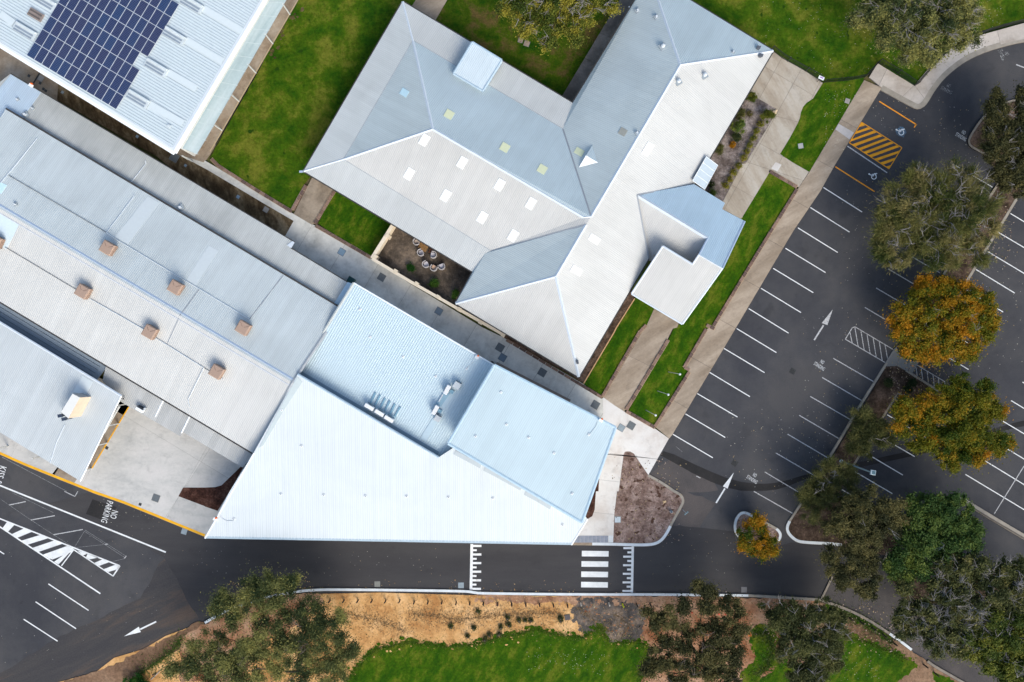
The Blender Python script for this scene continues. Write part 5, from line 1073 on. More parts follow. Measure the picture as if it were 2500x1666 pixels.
lid(t(2,2,'865,192')[0], .78, .12, M_LID, 'dark grey cover just below the end of the courtyard wall'); lid(t(2,2,'890,288')[0], .72, .12, plain('lid_slate', (.16, .21, .26), .7), 'faint slate cover close beside the new ribbed roof corner'); lid(t(2,2,'1270,430')[0], .76, .12, M_LID, 'dark grey cover in the walkway beside the point of the hipped roof'); lid(t(2,2,'1778,740')[0], .76, .12, M_LID, 'dark grey cover at the lower end of the grey walkway')
lid(t(3,2,'65,960')[0], .66, .13, M_LIDL, 'lighter of the two grey covers in the pale forecourt'); lid(t(3,2,'160,938')[0], .74, .13, M_LID, 'darker of the two grey covers in the pale forecourt')
lid(t(3,3,'27,232')[0], .62, .13, plain('lid_pale', (.52, .58, .62), .7), 'pale square cover in the mulch beside the forecourt', 0); lid(t(0,3,'1280,55')[0], .72, .13, M_LID, 'grey cover in the concrete yard near the mulch bed', R(-20)); lid(t(0,3,'1512,330')[0], .60, .125, M_LIDL, 'light cover straddling the yellow kerb', R(-17), False)
lid(t(1,3,'1417,762')[0], .62, .012, plain('lid_kerb', (.22, .22, .20), .8), 'left one of three kerbside covers along the lower road', 0, False); lid(t(2,3,'422,772')[0], .62, .012, M_LIDL, 'kerbside cover just left of the zebra speed hump', 0, False); lid(t(3,3,'1065,808')[0], .62, .012, plain('lid_kerb2', (.20, .19, .19), .8), 'right one of three kerbside covers along the lower road', 0, False)
lid(t(0,0,'1668,1508')[0], .85, .13, M_LID, 'dark grey mat-like cover under the hall corner'); lid(t(3,0,'1783,1398')[0], .55, .13, plain('lid_round', (.38, .38, .36), .8), 'pale worn cover in the curved lawn by the path', R(10), False); lid(t(4,0,'270,968')[0], .52, .13, plain('lid_stone', (.34, .31, .28), .8), 'pale stone cover on the lawn edge by the footpath', R(-20), False)
lid(t(2,0,'1198,300')[0], .55, .12, M_LIDT, 'tan cover on the grass just right of the tree branch', R(-15)); lid(t(2,0,'1122,418')[0], .55, .12, M_LIDT, 'tan cover with two holes lowest on the shady lawn', R(-18)); lid(t(2,0,'1062,388')[0], .45, .12, M_LIDT, 'smallest tan cover half under the branch tip', R(-15))
lid(t(2,3,'1297,1035')[0], .60, .09, plain('lid_char', (.10, .085, .085), .8, .2), 'charcoal slab lying on the sand near the ash patch', R(8), False)
lid(t(1,1,'585,440')[0], .5, .125, plain('lid_brown', (.25, .23, .21), .8), 'grey patch cover in the brown strip, lower one'); lid(t(1,1,'318,318')[0], .32, .125, M_LIDB, 'small blue cover in the brown strip, upper one'); lid(t(0,0,'1313,1308')[0], .26, .125, M_LIDB, 'tiny blue cover in the brown strip under the hall eave'); lid(t(1,1,'1775,20')[0] if False else t(0,1,'1775,18')[0], .24, .125, M_LIDB, 'tiny blue cover in the brown strip beside the lean-to edge')
lid(t(0,0,'390,752')[0], .55, .12, plain('lid_worn', (.26, .25, .25), .8), 'worn grey cover in the tan strip beside the hall'); lid(t(0,0,'598,885')[0], .26, .125, M_LIDL, 'small pale cover at the start of the brown strip')
for a, lb in (('277,727', 'small dark drain square nearest the left edge of the tan strip'), ('384,797', 'small dark drain square beside the worn grey cover'), ('416,853', 'left of the touching pair of dark drain squares'), ('438,871', 'right of the touching pair of dark drain squares')): grate(t(0,0,a)[0], .28, .114, lb)
grate(t(0,2,'1022,1152')[0], .32, .126, 'small dark drain in the concrete yard by the yellow line'); grate(t(0,3,'1151,107')[0], .30, .126, 'small dark drain square near the yellow kerb', R(-20))
grate(t(3,2,'1705,418')[0], .58, .005, 'dark drain grate in the car park lane, upper one'); grate(t(3,2,'1150,1298')[0], .62, .005, 'dark drain grate in the car park lane near the lower arrow')
MB().bar(P(*t(0,0,'380,700')[0], .12), P(*t(0,0,'312,812')[0], .12), .16, .012).build('trench_drain', M_GRT, None)
tag(bpy.data.objects['trench_drain'], 'long dark trench drain across the tan strip beside the hall', 'drain')

# white topped posts in the lawn
for i, (a, b) in enumerate((('518,425', '615,451'), ('414,607', '510,655'), ('301,791', '382,845'))):
    q = P(*t(3,2,a)[0], .1); e = thing('lawn_light_post', q, ('upper', 'middle', 'lower')[i] + ' one of three white posts leaning over the lawn strip', 'light post', 'white posts in the lawn strip')
    hgt = 5.6; MB().tube(q, q + Vector((0, 0, hgt)), .035, .03, 8).build('pole', plain('pole_pale', (.55, .57, .56), .5), e); mb = MB()
    for k in range(6): 
        a0, a1 = -math.pi / 2 + math.pi * k / 6, -math.pi / 2 + math.pi * (k + 1) / 6
        mb.tube(q + Vector((0, 0, hgt + .12 + .16 * math.sin(a0))), q + Vector((0, 0, hgt + .12 + .16 * math.sin(a1))), max(.01, .12 * math.cos(a0)), max(.01, .12 * math.cos(a1)), 12, 0, False)
    mb.build('globe', plain('globe', (.85, .85, .85), .3, .02), e); MB().box(q - Vector((0, 0, .05)), .12, .12, .08).build('base_plate', M_GUT, e)
# street lamp on the island
q = P(*t(4,2,'210,1280')[0], .12); e = thing('street_lamp', q, 'tall grey street lamp leaning across the car park island kerb', 'street lamp'); hp_ = P(*t(4,2,'515,1388')[0], 7.2)
MB().tube(q, q + Vector((0, 0, 6.9)), .10, .07, 10).build('pole', plain('lamp_steel', (.20, .27, .30), .5), e); tp = q + Vector((0, 0, 6.9)); MB().path([tp, tp + (hp_ - tp) * .5 + Vector((0, 0, .12)), hp_], .045, 6).build('arm', plain('lamp_steel', (.20, .27, .30), .5), e)
MB().box(hp_ - Vector((0, 0, .06)), .50, .52, .16, R(80), 0, .9).build('lamp_head', plain('lamp_head', (.42, .50, .55), .4), e); MB().box(hp_ + Vector((.02, 0, .10)), .34, .34, .03, R(80)).build('head_panel', plain('panel_dark', (.06, .12, .15), .3), e); MB().tube(q + Vector((0, 0, -.02)), q + Vector((0, 0, .1)), .2, .2, 8).build('base_plate', M_VENT, e)

# log bollards along the verge
M_LOG = plain('log', (.055, .04, .03), .9, .3, scale=12); M_PW = plain('post_white', (.70, .62, .52), .8, .2); M_PY = plain('post_yellow', (.80, .78, .02), .6)
bol = thing('verge_bollard', (0, 0, 0), 'x', 'bollard', 'short log bollards along the sandy verge'); MB().tube((0, 0, 0), (0, 0, .85), .085, .08, 8).build('log', M_LOG, bol); MB().tube((0, 0, .85), (0, 0, .90), .08, .05, 8).build('chamfer', M_LOG, bol)
bs = t(1,3,'1030,893 1145,893 1260,893 1375,893 1488,893 1603,893') + t(2,3,'40,903 153,903 267,903 384,908 496,911 607,914 723,918 839,920 954,921 1067,924 1180,928 1295,931')
wd = ['first', 'second', 'third', 'fourth', 'fifth', 'sixth', 'seventh', 'eighth', 'ninth', 'tenth', 'eleventh', 'twelfth', 'thirteenth', 'fourteenth', 'fifteenth', 'sixteenth', 'seventeenth', 'eighteenth']
for i, a in enumerate(bs):
    lb = f'{wd[i]} dark log bollard from the left in the row on the orange sand'
    if i == 0: bol.location = P(*a, .05); bol['label'] = lb
    else: copy_tree(bol, P(*a, .05), None, lb)
for a, m_, lb in ((t(2,3,'1404,915')[0], M_PW, 'white bollard at the left edge of the ash patch'), (t(2,3,'1509,925')[0], plain('post_cream', (.66, .50, .30), .8), 'cream bollard in the middle of the ash patch'), (t(2,3,'1635,915')[0], M_PW, 'white bollard with dark base at the right of the ash patch'), (t(3,3,'66,925')[0], M_PY, 'bright yellow bollard beside the ash patch'), (t(3,3,'180,925')[0], M_LOG, 'dark log bollard just right of the yellow one'), (t(3,3,'292,925')[0], M_LOG, 'dark log bollard at the left edge of the sparse tree'),
                  (t(4,3,'245,1035')[0], M_LOG, 'uppermost dark bollard along the curved lower right kerb'), (t(4,3,'335,1068')[0], M_LOG, 'second dark bollard down the curved lower right kerb'), (t(4,3,'432,1115')[0], M_LOG, 'third dark bollard down the curved lower right kerb'), (t(4,3,'520,1172')[0], M_LOG, 'fourth dark bollard down the curved kerb, by its white part'), (t(4,3,'605,1240')[0], M_LOG, 'fifth dark bollard down the curved lower right kerb'), (t(4,3,'855,1420')[0], M_LOG, 'dark bollard beside the second white kerb piece'), (t(4,3,'945,1490')[0], M_LOG, 'lowest dark bollard near the bottom edge of the photo')):
    q = P(*a, .05); e = thing('kerb_bollard', q, lb, 'bollard', 'bollards beside the lower kerbs'); MB().tube(q, q + Vector((0, 0, .95)), .085, .08, 8).build('post', m_, e); MB().tube(q + Vector((0, 0, .95)), q + Vector((0, 0, 1.0)), .08, .05, 8).build('chamfer', m_, e)

# black picket fence round the upper lawn
def fence(pts, label, h=1.15):
    wp = [P(a, b, .1) for a, b in pts]; e = thing('picket_fence', wp[0], label, 'fence'); mk = plain('fence_black', (.018, .02, .022), .4)
    for sg in resample([(p.x, p.y) for p in wp], 2.4):
        a, b = Vector((*sg[0], .1)), Vector((*sg[-1], .1)); MB().box(a, .07, .07, h + .08).build('post', mk, e)
        for z in (.12, h - .12): 
            mb = MB(); [mb.bar(Vector((*p, .1 + z)), Vector((*q, .1 + z)), .04, .04) for p, q in zip(sg, sg[1:])]; mb.build('rail', mk, e)
        mb = MB(); n_ = int((b - a).length / .11)
        for k in range(1, n_): 
            c = a.lerp(b, k / n_); mb.box(c, .02, .02, h, 0, 0, 1, False)
        mb.build('pickets', mk, e)['kind'] = 'stuff'
fence(t(3,0,'1500,478 1600,560 1960,755') + t(4,0,'20,795'), 'black picket fence from the hipped roof corner down to the white sign')
fence(t(4,0,'35,795 100,785 300,770 440,740 480,680 560,600'), 'black picket fence between the white sign and the footpath end'); fence(t(4,0,'560,600 735,700 912,822'), 'black picket fence along the upper edge of the footpath corner'); fence(t(4,0,'912,822 1000,720 1130,565 1290,430 1480,345 1700,275 1960,210 2200,170'), 'black picket fence following the curved footpath', 1.2)
sg = thing('fence_sign', P(*t(4,0,'20,745')[0], 1.2), 'small white sign board with purple print on the fence', 'sign'); q = P(*t(4,0,'20,748')[0], 1.3)
MB().box(q, .62, .34, .04, R(-25)).build('board', M_SKYW, sg); MB().box(q + Vector((.03, .02, .042)), .36, .16, .008, R(-25)).build('print', plain('print_purple', (.42, .25, .52), .6), sg); MB().tube((q.x, q.y, 0), (q.x, q.y, 1.28), .03).build('post', M_GUT, sg)
tn = thing('white_tag', P(*t(4,0,'1292,418')[0], 1.2), 'small white plate by the fence under the big tree', 'sign'); MB().box(P(*t(4,0,'1292,418')[0], 1.3), .42, .14, .03, R(35)).build('plate', M_SKYW, tn); MB().tube(P(*t(4,0,'1292,418')[0], 0), P(*t(4,0,'1292,418')[0], 1.3), .025).build('stake', M_GUT, tn)
# odds and ends
rk = thing('sandstone_rock', P(*t(3,0,'1533,1068')[0]), 'cream rock at the corner of the garden bed', 'rock')
def rock(q, s_, mat, par, seed):
    rr = random.Random(seed); mb = MB(); n_ = 9; rings = [(0, 1), (.35, 1.05), (.7, .7), (.85, .25)]
    for z, r_ in rings:
        for k in range(n_): a = 2 * math.pi * k / n_; r2 = s_ * r_ * rr.uniform(.75, 1.15); mb.v.append((q.x + r2 * math.cos(a), q.y + r2 * math.sin(a), q.z + z * s_))
    for j in range(len(rings) - 1):
        for k in range(n_): mb.f.append([j * n_ + k, j * n_ + (k + 1) % n_, (j + 1) * n_ + (k + 1) % n_, (j + 1) * n_ + k]); mb.m.append(0)
    mb.f.append([(len(rings) - 1) * n_ + k for k in range(n_)]); mb.m.append(0); return mb.build('stone', mat, par)
rock(P(*t(3,0,'1530,1078')[0], .09), .24, plain('rock_cream', (.62, .48, .32), .9), rk, 1); rock(P(*t(3,0,'1545,1060')[0], .1), .16, plain('rock_cream', (.62, .48, .32), .9), rk, 2)
hy = thing('garden_tap_box', P(*t(3,3,'465,165')[0], .1), 'blue grey tap box in the pink mulch near the kerb', 'tap'); q = P(*t(3,3,'465,165')[0], .1); MB().tube(q, q + Vector((0, 0, .35)), .16, .14, 10).build('drum', plain('tap_grey', (.30, .36, .40), .5), hy); MB().tube(q + Vector((0, 0, .35)), q + Vector((0, 0, .45)), .09, .07, 8).build('tap', plain('tap_dark', (.04, .05, .06), .5), hy); MB().box(q + Vector((.1, -.2, 0)), .12, .1, .1, .4).build('valve', plain('tap_red', (.5, .2, .14), .6), hy)
st = thing('kerb_sign', P(*t(3,3,'568,150')[0], 0), 'small pale blue sign post on the kerb beside the pink mulch', 'sign'); q = P(*t(3,3,'560,150')[0], 0); MB().tube(q, q + Vector((0, 0, 1.9)), .03).build('post', M_VENT, st); MB().bar(q + Vector((-.2, -.16, 1.6)), q + Vector((.2, .18, 1.6)), .03, .35).build('board', plain('sign_teal', (.28, .42, .46), .5), st)
bx_ = thing('timber_offcut', P(*t(3,3,'414,86')[0], .1), 'pale timber offcut lying on the pink mulch', 'timber'); MB().box(P(*t(3,3,'414,86')[0], .1), .30, .20, .06, R(35)).build('block', plain('offcut', (.60, .42, .24), .8), bx_); MB().box(P(*t(3,3,'404,96')[0], .1), .20, .05, .05, R(60)).build('splinter', plain('offcut', (.60, .42, .24), .8), bx_)
oc = thing('orange_marker', P(*t(3,3,'1110,1175')[0], .07), 'small orange marker cone on the sandy ground by the right shrub', 'cone'); q = P(*t(3,3,'1110,1175')[0], .07); MB().box(q, .36, .36, .04, R(20)).build('base', plain('cone_orange', (.80, .22, .03), .6), oc); MB().tube(q + Vector((0, 0, .04)), q + Vector((0, 0, .5)), .13, .03, 10).build('cone_body', plain('cone_orange', (.80, .22, .03), .6), oc)
for i, a in enumerate(('530,990', '545,985', '590,995', '636,993', '856,1005', '910,1008')):
    q = P(*t(3,3,a)[0], 1.0); e = thing('red_marker_post', (q.x, q.y, .05), f'{wd[i]} red marker post from the left under the sparse tree', 'marker', 'red marker posts under the tree'); MB().tube((q.x, q.y, .05), q, .03, .03, 6).build('stake', plain('stake', (.30, .2, .12), .8), e); MB().box(q, .16, .16, .14, R(20 * i)).build('flag', plain('marker_red', (.80, .04, .02), .5), e)
pl = thing('sapling_stake_bundle', P(*t(0,3,'1280,1500')[0], .06), 'grey stick lying on the sand at the bottom left', 'stick'); MB().bar(P(*t(0,3,'1240,1548')[0], .06), P(*t(0,3,'1315,1475')[0], .1), .07, .06).build('stick', plain('stick', (.34, .32, .30), .8), pl); MB().bar(P(*t(0,3,'1250,1510')[0], .06), P(*t(0,3,'1285,1490')[0], .08), .10, .05).build('bark_piece', M_LOG, pl)
wb = thing('green_bin', P(*t(1,1,'1412,1128')[0], .1), 'dark green bin tucked in the corner of the ribbed roof', 'bin'); q = P(*t(1,1,'1412,1124')[0], .1); MB().box(q, .62, .66, 1.0, R(-31), 0, 1.1).build('body', plain('bin_green', (.015, .08, .07), .5), wb); MB().box(q + Vector((0, 0, 1.0)), .72, .76, .07, R(-31), 0, .9).build('lid', plain('bin_green2', (.01, .06, .06), .5), wb)
db = thing('bench_block', P(*t(2,2,'855,352')[0], .1), 'low cream and dark wall stub at the corner of the pale roof', 'wall'); q0, q1 = P(*t(2,2,'830,345')[0], .5), P(*t(2,2,'1535,705')[0], .5); MB().bar((q0.x, q0.y, 0), (q1.x, q1.y, 0), .35, .55).build('plinth', plain('plinth_brown', (.30, .23, .18), .8, .15), db); MB().box(P(*t(2,2,'790,335')[0], .1), .28, .28, .8, R(-31)).build('bin', M_GUT, db)

# fallen leaves and litter specks: uncountable
def specks(name, label, regions, n, mats, smin, smax, seed, z, cat='litter'):
    rr = random.Random(seed); mb = MB()
    for k in range(n):
        (x0, y0, x1, y1) = rr.choice(regions); x, y = rr.uniform(x0, x1), rr.uniform(y0, y1)
        if rr.random() < .6: x += rr.gauss(0, 8); y += rr.gauss(0, 8)
        q = P(x, y, z); s_ = rr.uniform(smin, smax); a = rr.uniform(0, 6.3); ca, sa = math.cos(a) * s_, math.sin(a) * s_; tl = rr.uniform(0, .03)
        mb.poly([(q.x + ca, q.y + sa, z + tl), (q.x - sa * .6, q.y + ca * .6, z), (q.x - ca, q.y - sa, z + .01), (q.x + sa * .6, q.y - ca * .6, z + tl)], rr.randrange(len(mats)))
    ob = mb.build(name, mats); tag(ob, label, cat, None, 'stuff')
ML = [plain('leaf_pale', (.45, .42, .34), .8), plain('leaf_straw', (.38, .28, .14), .8), plain('leaf_grey', (.30, .29, .28), .8)]
specks('fallen_leaves', 'pale fallen leaves scattered over the dark car park', [(2040, 440, 2200, 700), (1960, 760, 2140, 1130), (1780, 1000, 2000, 1200), (2300, 330, 2500, 420), (2350, 600, 2500, 900), (2130, 240, 2360, 330)], 620, ML, .03, .075, 3, .014)
specks('fallen_leaves', 'pale flecks scattered over the lower left asphalt', [(0, 1290, 420, 1640), (430, 1340, 1100, 1400), (1560, 1290, 1900, 1400), (230, 1210, 480, 1290)], 260, ML, .03, .06, 4, .014)
specks('lawn_daisies', 'white flower specks scattered over the upper right lawn', [(1850, 0, 2150, 190), (2150, 20, 2450, 60), (2015, 215, 2090, 360), (1290, 1590, 1480, 1640), (1930, 1590, 2150, 1660)], 480, [plain('petal', (.75, .72, .55), .8), ML[0]], .02, .05, 5, .12, 'flowers')
specks('bark_litter', 'brown bark litter over the mulch islands and verge', [(1500, 1120, 1660, 1320), (2180, 890, 2330, 990), (2170, 880, 2290, 980), (2330, 500, 2470, 640), (600, 1440, 760, 1560), (1500, 1440, 1900, 1560), (2000, 1470, 2200, 1600)], 1500, [plain('bark', (.12, .07, .05), .9), plain('bark_pale', (.40, .30, .24), .9), ML[1]], .04, .11, 6, .135, 'bark')
specks('dead_grass', 'dark dry tufts and stems strewn over the orange sand', [(760, 1420, 1400, 1560), (1080, 1440, 1400, 1540), (560, 1420, 760, 1480)], 900, [plain('dry_stem', (.32, .19, .08), .9), plain('dry_pale', (.60, .42, .20), .9), plain('dry_dark', (.26, .16, .07), .9)], .03, .10, 8, .065, 'dry grass')
# ================================================================ vegetation
M_BARKG = plain('bark_grey', (.30, .27, .25), .9, .2); M_BARKD = plain('bark_dark', (.06, .05, .042), .9, .25); M_BARKB = plain('bark_brown', (.16, .12, .10), .9, .25); M_TWIG = plain('twig_grey', (.27, .245, .24), .9, .15)
L_GUM = leafmat('leaf_gum', (.036, .056, .020), (.115, .130, .042), (.31, .29, .085))
L_YG = leafmat('leaf_yellowgreen', (.050, .080, .012), (.150, .170, .025), (.32, .27, .035))
L_OR = leafmat('leaf_autumn', (.038, .070, .005), (.185, .170, .010), (.46, .20, .008))
L_CAS = leafmat('leaf_needle', (.042, .064, .014), (.150, .150, .040), (.29, .24, .09))
L_DK = leafmat('leaf_dark', (.018, .036, .012), (.045, .065, .022), (.105, .105, .035))
L_GRN = leafmat('leaf_green', (0.032, 0.075, 0.017), (0.075, 0.123, 0.026), (0.181, 0.217, 0.038))
L_BRN = leafmat('leaf_brown', (.038, .042, .016), (.088, .082, .028), (.17, .145, .05))
L_OLV = leafmat('leaf_olive', (.055, .065, .022), (.120, .125, .038), (.21, .19, .06))
L_VIV = leafmat('leaf_vivid', (.015, .07, .008), (.035, .11, .012), (.09, .16, .02))
def quads(pos_, dirs, nrm, ln, wd_, tint, name, mat, parent):
    """many single leaves: pos (N,3), dirs and nrm unit vectors"""
    N = len(pos_); side = np.cross(nrm, dirs); side /= (np.linalg.norm(side, axis=1, keepdims=True) + 1e-9)
    a = dirs * (ln / 2)[:, None]; b = side * (wd_ / 2)[:, None]
    v = np.empty((N, 4, 3)); v[:, 0] = pos_ - a; v[:, 1] = pos_ + b * 1.0; v[:, 2] = pos_ + a; v[:, 3] = pos_ - b
    me = bpy.data.meshes.new(name); me.vertices.add(N * 4); me.loops.add(N * 4); me.polygons.add(N)
    me.vertices.foreach_set('co', v.ravel()); me.loops.foreach_set('vertex_index', np.arange(N * 4)); me.polygons.foreach_set('loop_start', np.arange(0, N * 4, 4))
    at = me.attributes.new('tint', 'FLOAT', 'POINT'); at.data.foreach_set('value', np.repeat(tint, 4).astype(np.float32))
    me.materials.append(mat); me.update(); ob = bpy.data.objects.new(name, me); COL.objects.link(ob); attach(ob, parent); return ob
def unit(v): return v / (np.linalg.norm(v, axis=-1, keepdims=True) + 1e-9)
def tree(label, cat, base, blobs, leaf, bark, n, seed, name='tree', h=None, size=(.26, .11), clump=(.32, .62), tintbase=.45, tintvar=.38, twigs=0, needle=False, dens=1.0, trunk=.22, twigmat=None, flat=.75, group=None, spread=1.0, hole=0.0, sc=1.0):
    """blobs: (px, py, radius px, height m). Leaves sit in small clumps spread through the blobs; limbs lead to every clump."""
    rng = np.random.default_rng(seed); rr = random.Random(seed); q = P(*base, .05); e = thing(name, q, label, cat, group)
    hb = max(b[3] for b in blobs); fork = q + Vector((rr.uniform(-.2, .2), rr.uniform(-.2, .2), (h or hb) * .38))
    mt = MB(); mt.tube(q - Vector((0, 0, .1)), q + Vector((0, 0, .5)), trunk * 1.35, trunk, 9); mt.tube(q + Vector((0, 0, .5)), fork, trunk, trunk * .8, 9); mt.build('trunk', bark, e)
    cl = []; bt = []; ml = MB(); done = []
    order = sorted(blobs, key=lambda b: (P(b[0], b[1], b[3]) - fork).length)
    for (bx0, by0, br_px, bz) in order:
        Rb = br_px * K * (H - bz) / H; c = P(bx0, by0, bz); low = c - Vector((0, 0, Rb * flat * .55))
        par, r0, dd = min(done, key=lambda d_: (d_[0] - low).length + .25 * d_[2], default=(fork, trunk * .7, 0)) if done else (fork, trunk * .7, 0)
        if (fork - low).length < (par - low).length * 1.15: par, r0, dd = fork, trunk * .6, 0
        r1 = max(.022, r0 * .62); mid = par.lerp(low, .5) + Vector((rr.uniform(-.35, .35), rr.uniform(-.35, .35), rr.uniform(-.1, .25)))
        ml.tube(par, mid, r0 * .9, (r0 * .9 + r1) / 2, 6, 0, False); ml.tube(mid, low, (r0 * .9 + r1) / 2, r1, 6, 0, False); done.append((low, r1, dd + (low - par).length))
        bsh = rr.gauss(0, .13); k = max(8, int(dens * 4.6 * (Rb / .75) ** 2))
        for j in range(k):
            a = rr.uniform(0, 2 * math.pi); u = math.sqrt(rr.random())
            rad = Rb * u * (1 + rr.uniform(-.18, .30)); dz = math.sqrt(max(0, 1 - u * u)) * Rb * flat * rr.uniform(-.5, 1.0)
            cc = c + Vector((math.cos(a) * rad, math.sin(a) * rad, dz)); cr = rr.uniform(*clump) * (1.0 - .30 * u)
            if hole and rr.random() < hole: continue
            cl.append((cc, cr)); bt.append(bsh)
            if j % 5 == 0: ml.tube(low, cc, r1 * .55, .010, 4, 0, False)
        for j in range(int(twigs * Rb * Rb)):
            a = rr.uniform(0, 2 * math.pi); u = rr.uniform(.2, 1.08); s0 = c + Vector((math.cos(a) * Rb * u * .45, math.sin(a) * Rb * u * .45, Rb * flat * .35))
            e0 = c + Vector((math.cos(a) * Rb * u, math.sin(a) * Rb * u, Rb * flat * (.35 + .75 * math.sqrt(max(0, 1 - min(1, u) ** 2)))))
            m0 = s0.lerp(e0, .5) + Vector((rr.uniform(-.25, .25), rr.uniform(-.25, .25), .15)); ml.tube(s0, m0, .035 * sc, .026 * sc, 4, 1, False); ml.tube(m0, e0, .026 * sc, .016 * sc, 4, 1, False)
            for w_ in range(4):
                f0 = m0.lerp(e0, rr.random()); aa = a + rr.uniform(-1.2, 1.2); L_ = rr.uniform(.3, .8); g1 = f0 + Vector((math.cos(aa) * L_, math.sin(aa) * L_, rr.uniform(-.05, .25))); ml.tube(f0, g1, .018 * sc, .009 * sc, 3, 1, False)
                g2 = g1 + Vector((math.cos(aa + rr.uniform(-.9, .9)) * .3, math.sin(aa + rr.uniform(-.9, .9)) * .3, .05)); ml.tube(g1, g2, .011 * sc, .006 * sc, 3, 1, False)
    ml.build('limbs', [bark, twigmat or M_TWIG], e)
    C_ = np.array([tuple(c) for c, r_ in cl]); Rr = np.array([r_ for c, r_ in cl]); wts = Rr ** 2 / (Rr ** 2).sum(); idx = rng.choice(len(cl), size=n, p=wts)
    ctint = np.clip(tintbase + rng.normal(0, tintvar, len(cl)) + np.array(bt), 0, 1); tc = C_[:, :2].mean(0)
    g_ = rng.normal(size=(n, 3)) * np.array([.46, .46, .30]); ax = unit(rng.normal(size=(len(cl), 3)) * [1, 1, .3])[idx]; g_ += ax * rng.normal(0, .38, (n, 1)); far = (rng.random((n, 1)) < .16) * 1.0; p = C_[idx] + g_ * Rr[idx][:, None] * spread * (1 + far * .9)
    tint = np.clip(ctint[idx] + rng.normal(0, .12, n), 0, 1)
    if needle:
        out = unit(p - C_[idx] + 1e-4 + .35 * unit(C_[idx] - C_.mean(0))); dirs = unit(out + rng.normal(0, .35, (n, 3)) + np.array([0, 0, -.15])); nr = unit(rng.normal(size=(n, 3)))
        ln = rng.uniform(.7, 1.3, n) * size[0]; wd_ = np.full(n, size[1])
    else:
        dirs = unit(rng.normal(size=(n, 3)) * np.array([1, 1, .55])); nr = unit(rng.normal(0, .75, (n, 3)) + np.array([0, 0, .9])); ln = rng.uniform(.6, 1.3, n) * size[0]; wd_ = rng.uniform(.7, 1.25, n) * size[1]
    quads(p, dirs, nr, ln, wd_, tint, 'crown', leaf, e); return e
def bl(c, r, s, z):
    """blobs from a tile string x,y,r"""
    out = []
    sc_ = 3.92 if r < 3 else 3.364
    for w in s.split():
        x, y, q = [float(k) for k in w.split(',')]; out.append((500 * c + x / sc_, (400 * r if r < 3 else 1200) + y / sc_, q / sc_, z + ((x * 7 + y * 13) % 10) / 10 - .5))
    return out
tree('spreading gum tree with bare pale twigs over the shady lawn between the roofs', 'tree', t(2,0,'1500,60')[0], bl(2,0,'1040,30,150 1180,60,110 1060,200,100 1120,290,60 1330,60,150 1380,210,90 1345,370,75 1340,430,60 1560,60,170 1560,200,110 1545,330,70 1575,380,50 1660,200,90 1720,80,140 1850,60,110 1400,-100,250 1700,-100,220 900,90,50', 5.2), L_YG, M_BARKG, 63000, 11, twigs=2.6, hole=.2, size=(.24, .10), tintbase=.5)
tree('broad olive tree with bare twigs at the upper right lawn beside the curved fence', 'tree', t(4,0,'1000,60')[0], bl(4,0,'560,90,150 420,180,90 350,210,55 700,60,190 650,190,120 640,360,80 620,420,50 800,200,200 830,400,90 900,300,170 850,540,75 950,490,100 1020,440,110 1100,120,240 1150,330,160 1300,200,200 1350,340,110 1470,330,90 1050,540,60 800,-60,250 1250,-80,260 1420,60,130', 6.0), L_GUM, M_BARKG, 96000, 12, twigs=1.6, hole=.12, tintbase=.55, size=(.26, .09), clump=(.4, .8), spread=1.0)
tree('dark olive tree on the upper right island, cut by the photo edge', 'tree', px('2470,360')[0], bl(4,0,'1660,940,80 1640,1020,55 1720,1120,110 1800,1180,120 1900,1200,150 1960,900,60 1980,1050,90 1650,1240,80 1700,1380,130 1850,1400,170 1990,1400,180 1620,1450,70 2050,1200,150', 5.2) + bl(4,1,'1760,40,110 1900,60,130 1700,90,60 1850,180,100 1960,260,90 1780,230,50 2050,150,150', 5.0), L_BRN, M_BARKG, 66000, 13, twigs=1.3, hole=.12, tintbase=.42, tintvar=.3, size=(.24, .10))
tree('large feathery olive grey tree over the middle of the car park', 'tree', px('2310,560')[0], bl(4,1,'880,100,90 1000,170,120 1180,110,140 1350,130,140 1480,200,110 700,300,90 620,400,90 800,400,140 600,560,90 590,660,80 700,650,130 850,560,140 1050,350,170 1250,330,180 1450,370,170 1620,430,120 1000,560,150 1200,560,190 1400,600,180 1580,640,110 750,800,120 560,820,70 650,920,80 800,930,90 950,760,150 1130,780,170 1330,820,150 1500,800,110 1100,950,90 1230,950,90 1560,920,60 900,160,60', 5.6), L_CAS, M_BARKG, 105000, 14, needle=True, size=(.40, .042), twigs=1.7, hole=.16, tintbase=.5, clump=(.4, .85), dens=.8)
tree('orange and green autumn tree just below the feathery grey one', 'tree', px('2290,790')[0], bl(4,1,'990,1180,110 1000,1290,130 1180,1230,120 1300,1200,100 800,1450,120 760,1540,90 950,1480,180 1150,1420,190 1350,1350,170 1520,1350,120 1620,1320,80 1560,1480,140 1340,1530,160', 4.6) + bl(4,2,'820,60,110 1000,30,160 850,190,80 980,220,90 1180,120,150 1400,90,160 1560,60,100 1600,-30,80 1350,230,90 1150,260,90 1040,280,70 1470,240,60', 4.6), L_OR, M_BARKG, 93000, 15, twigs=.35, tintbase=.60, tintvar=.26, size=(.22, .10))
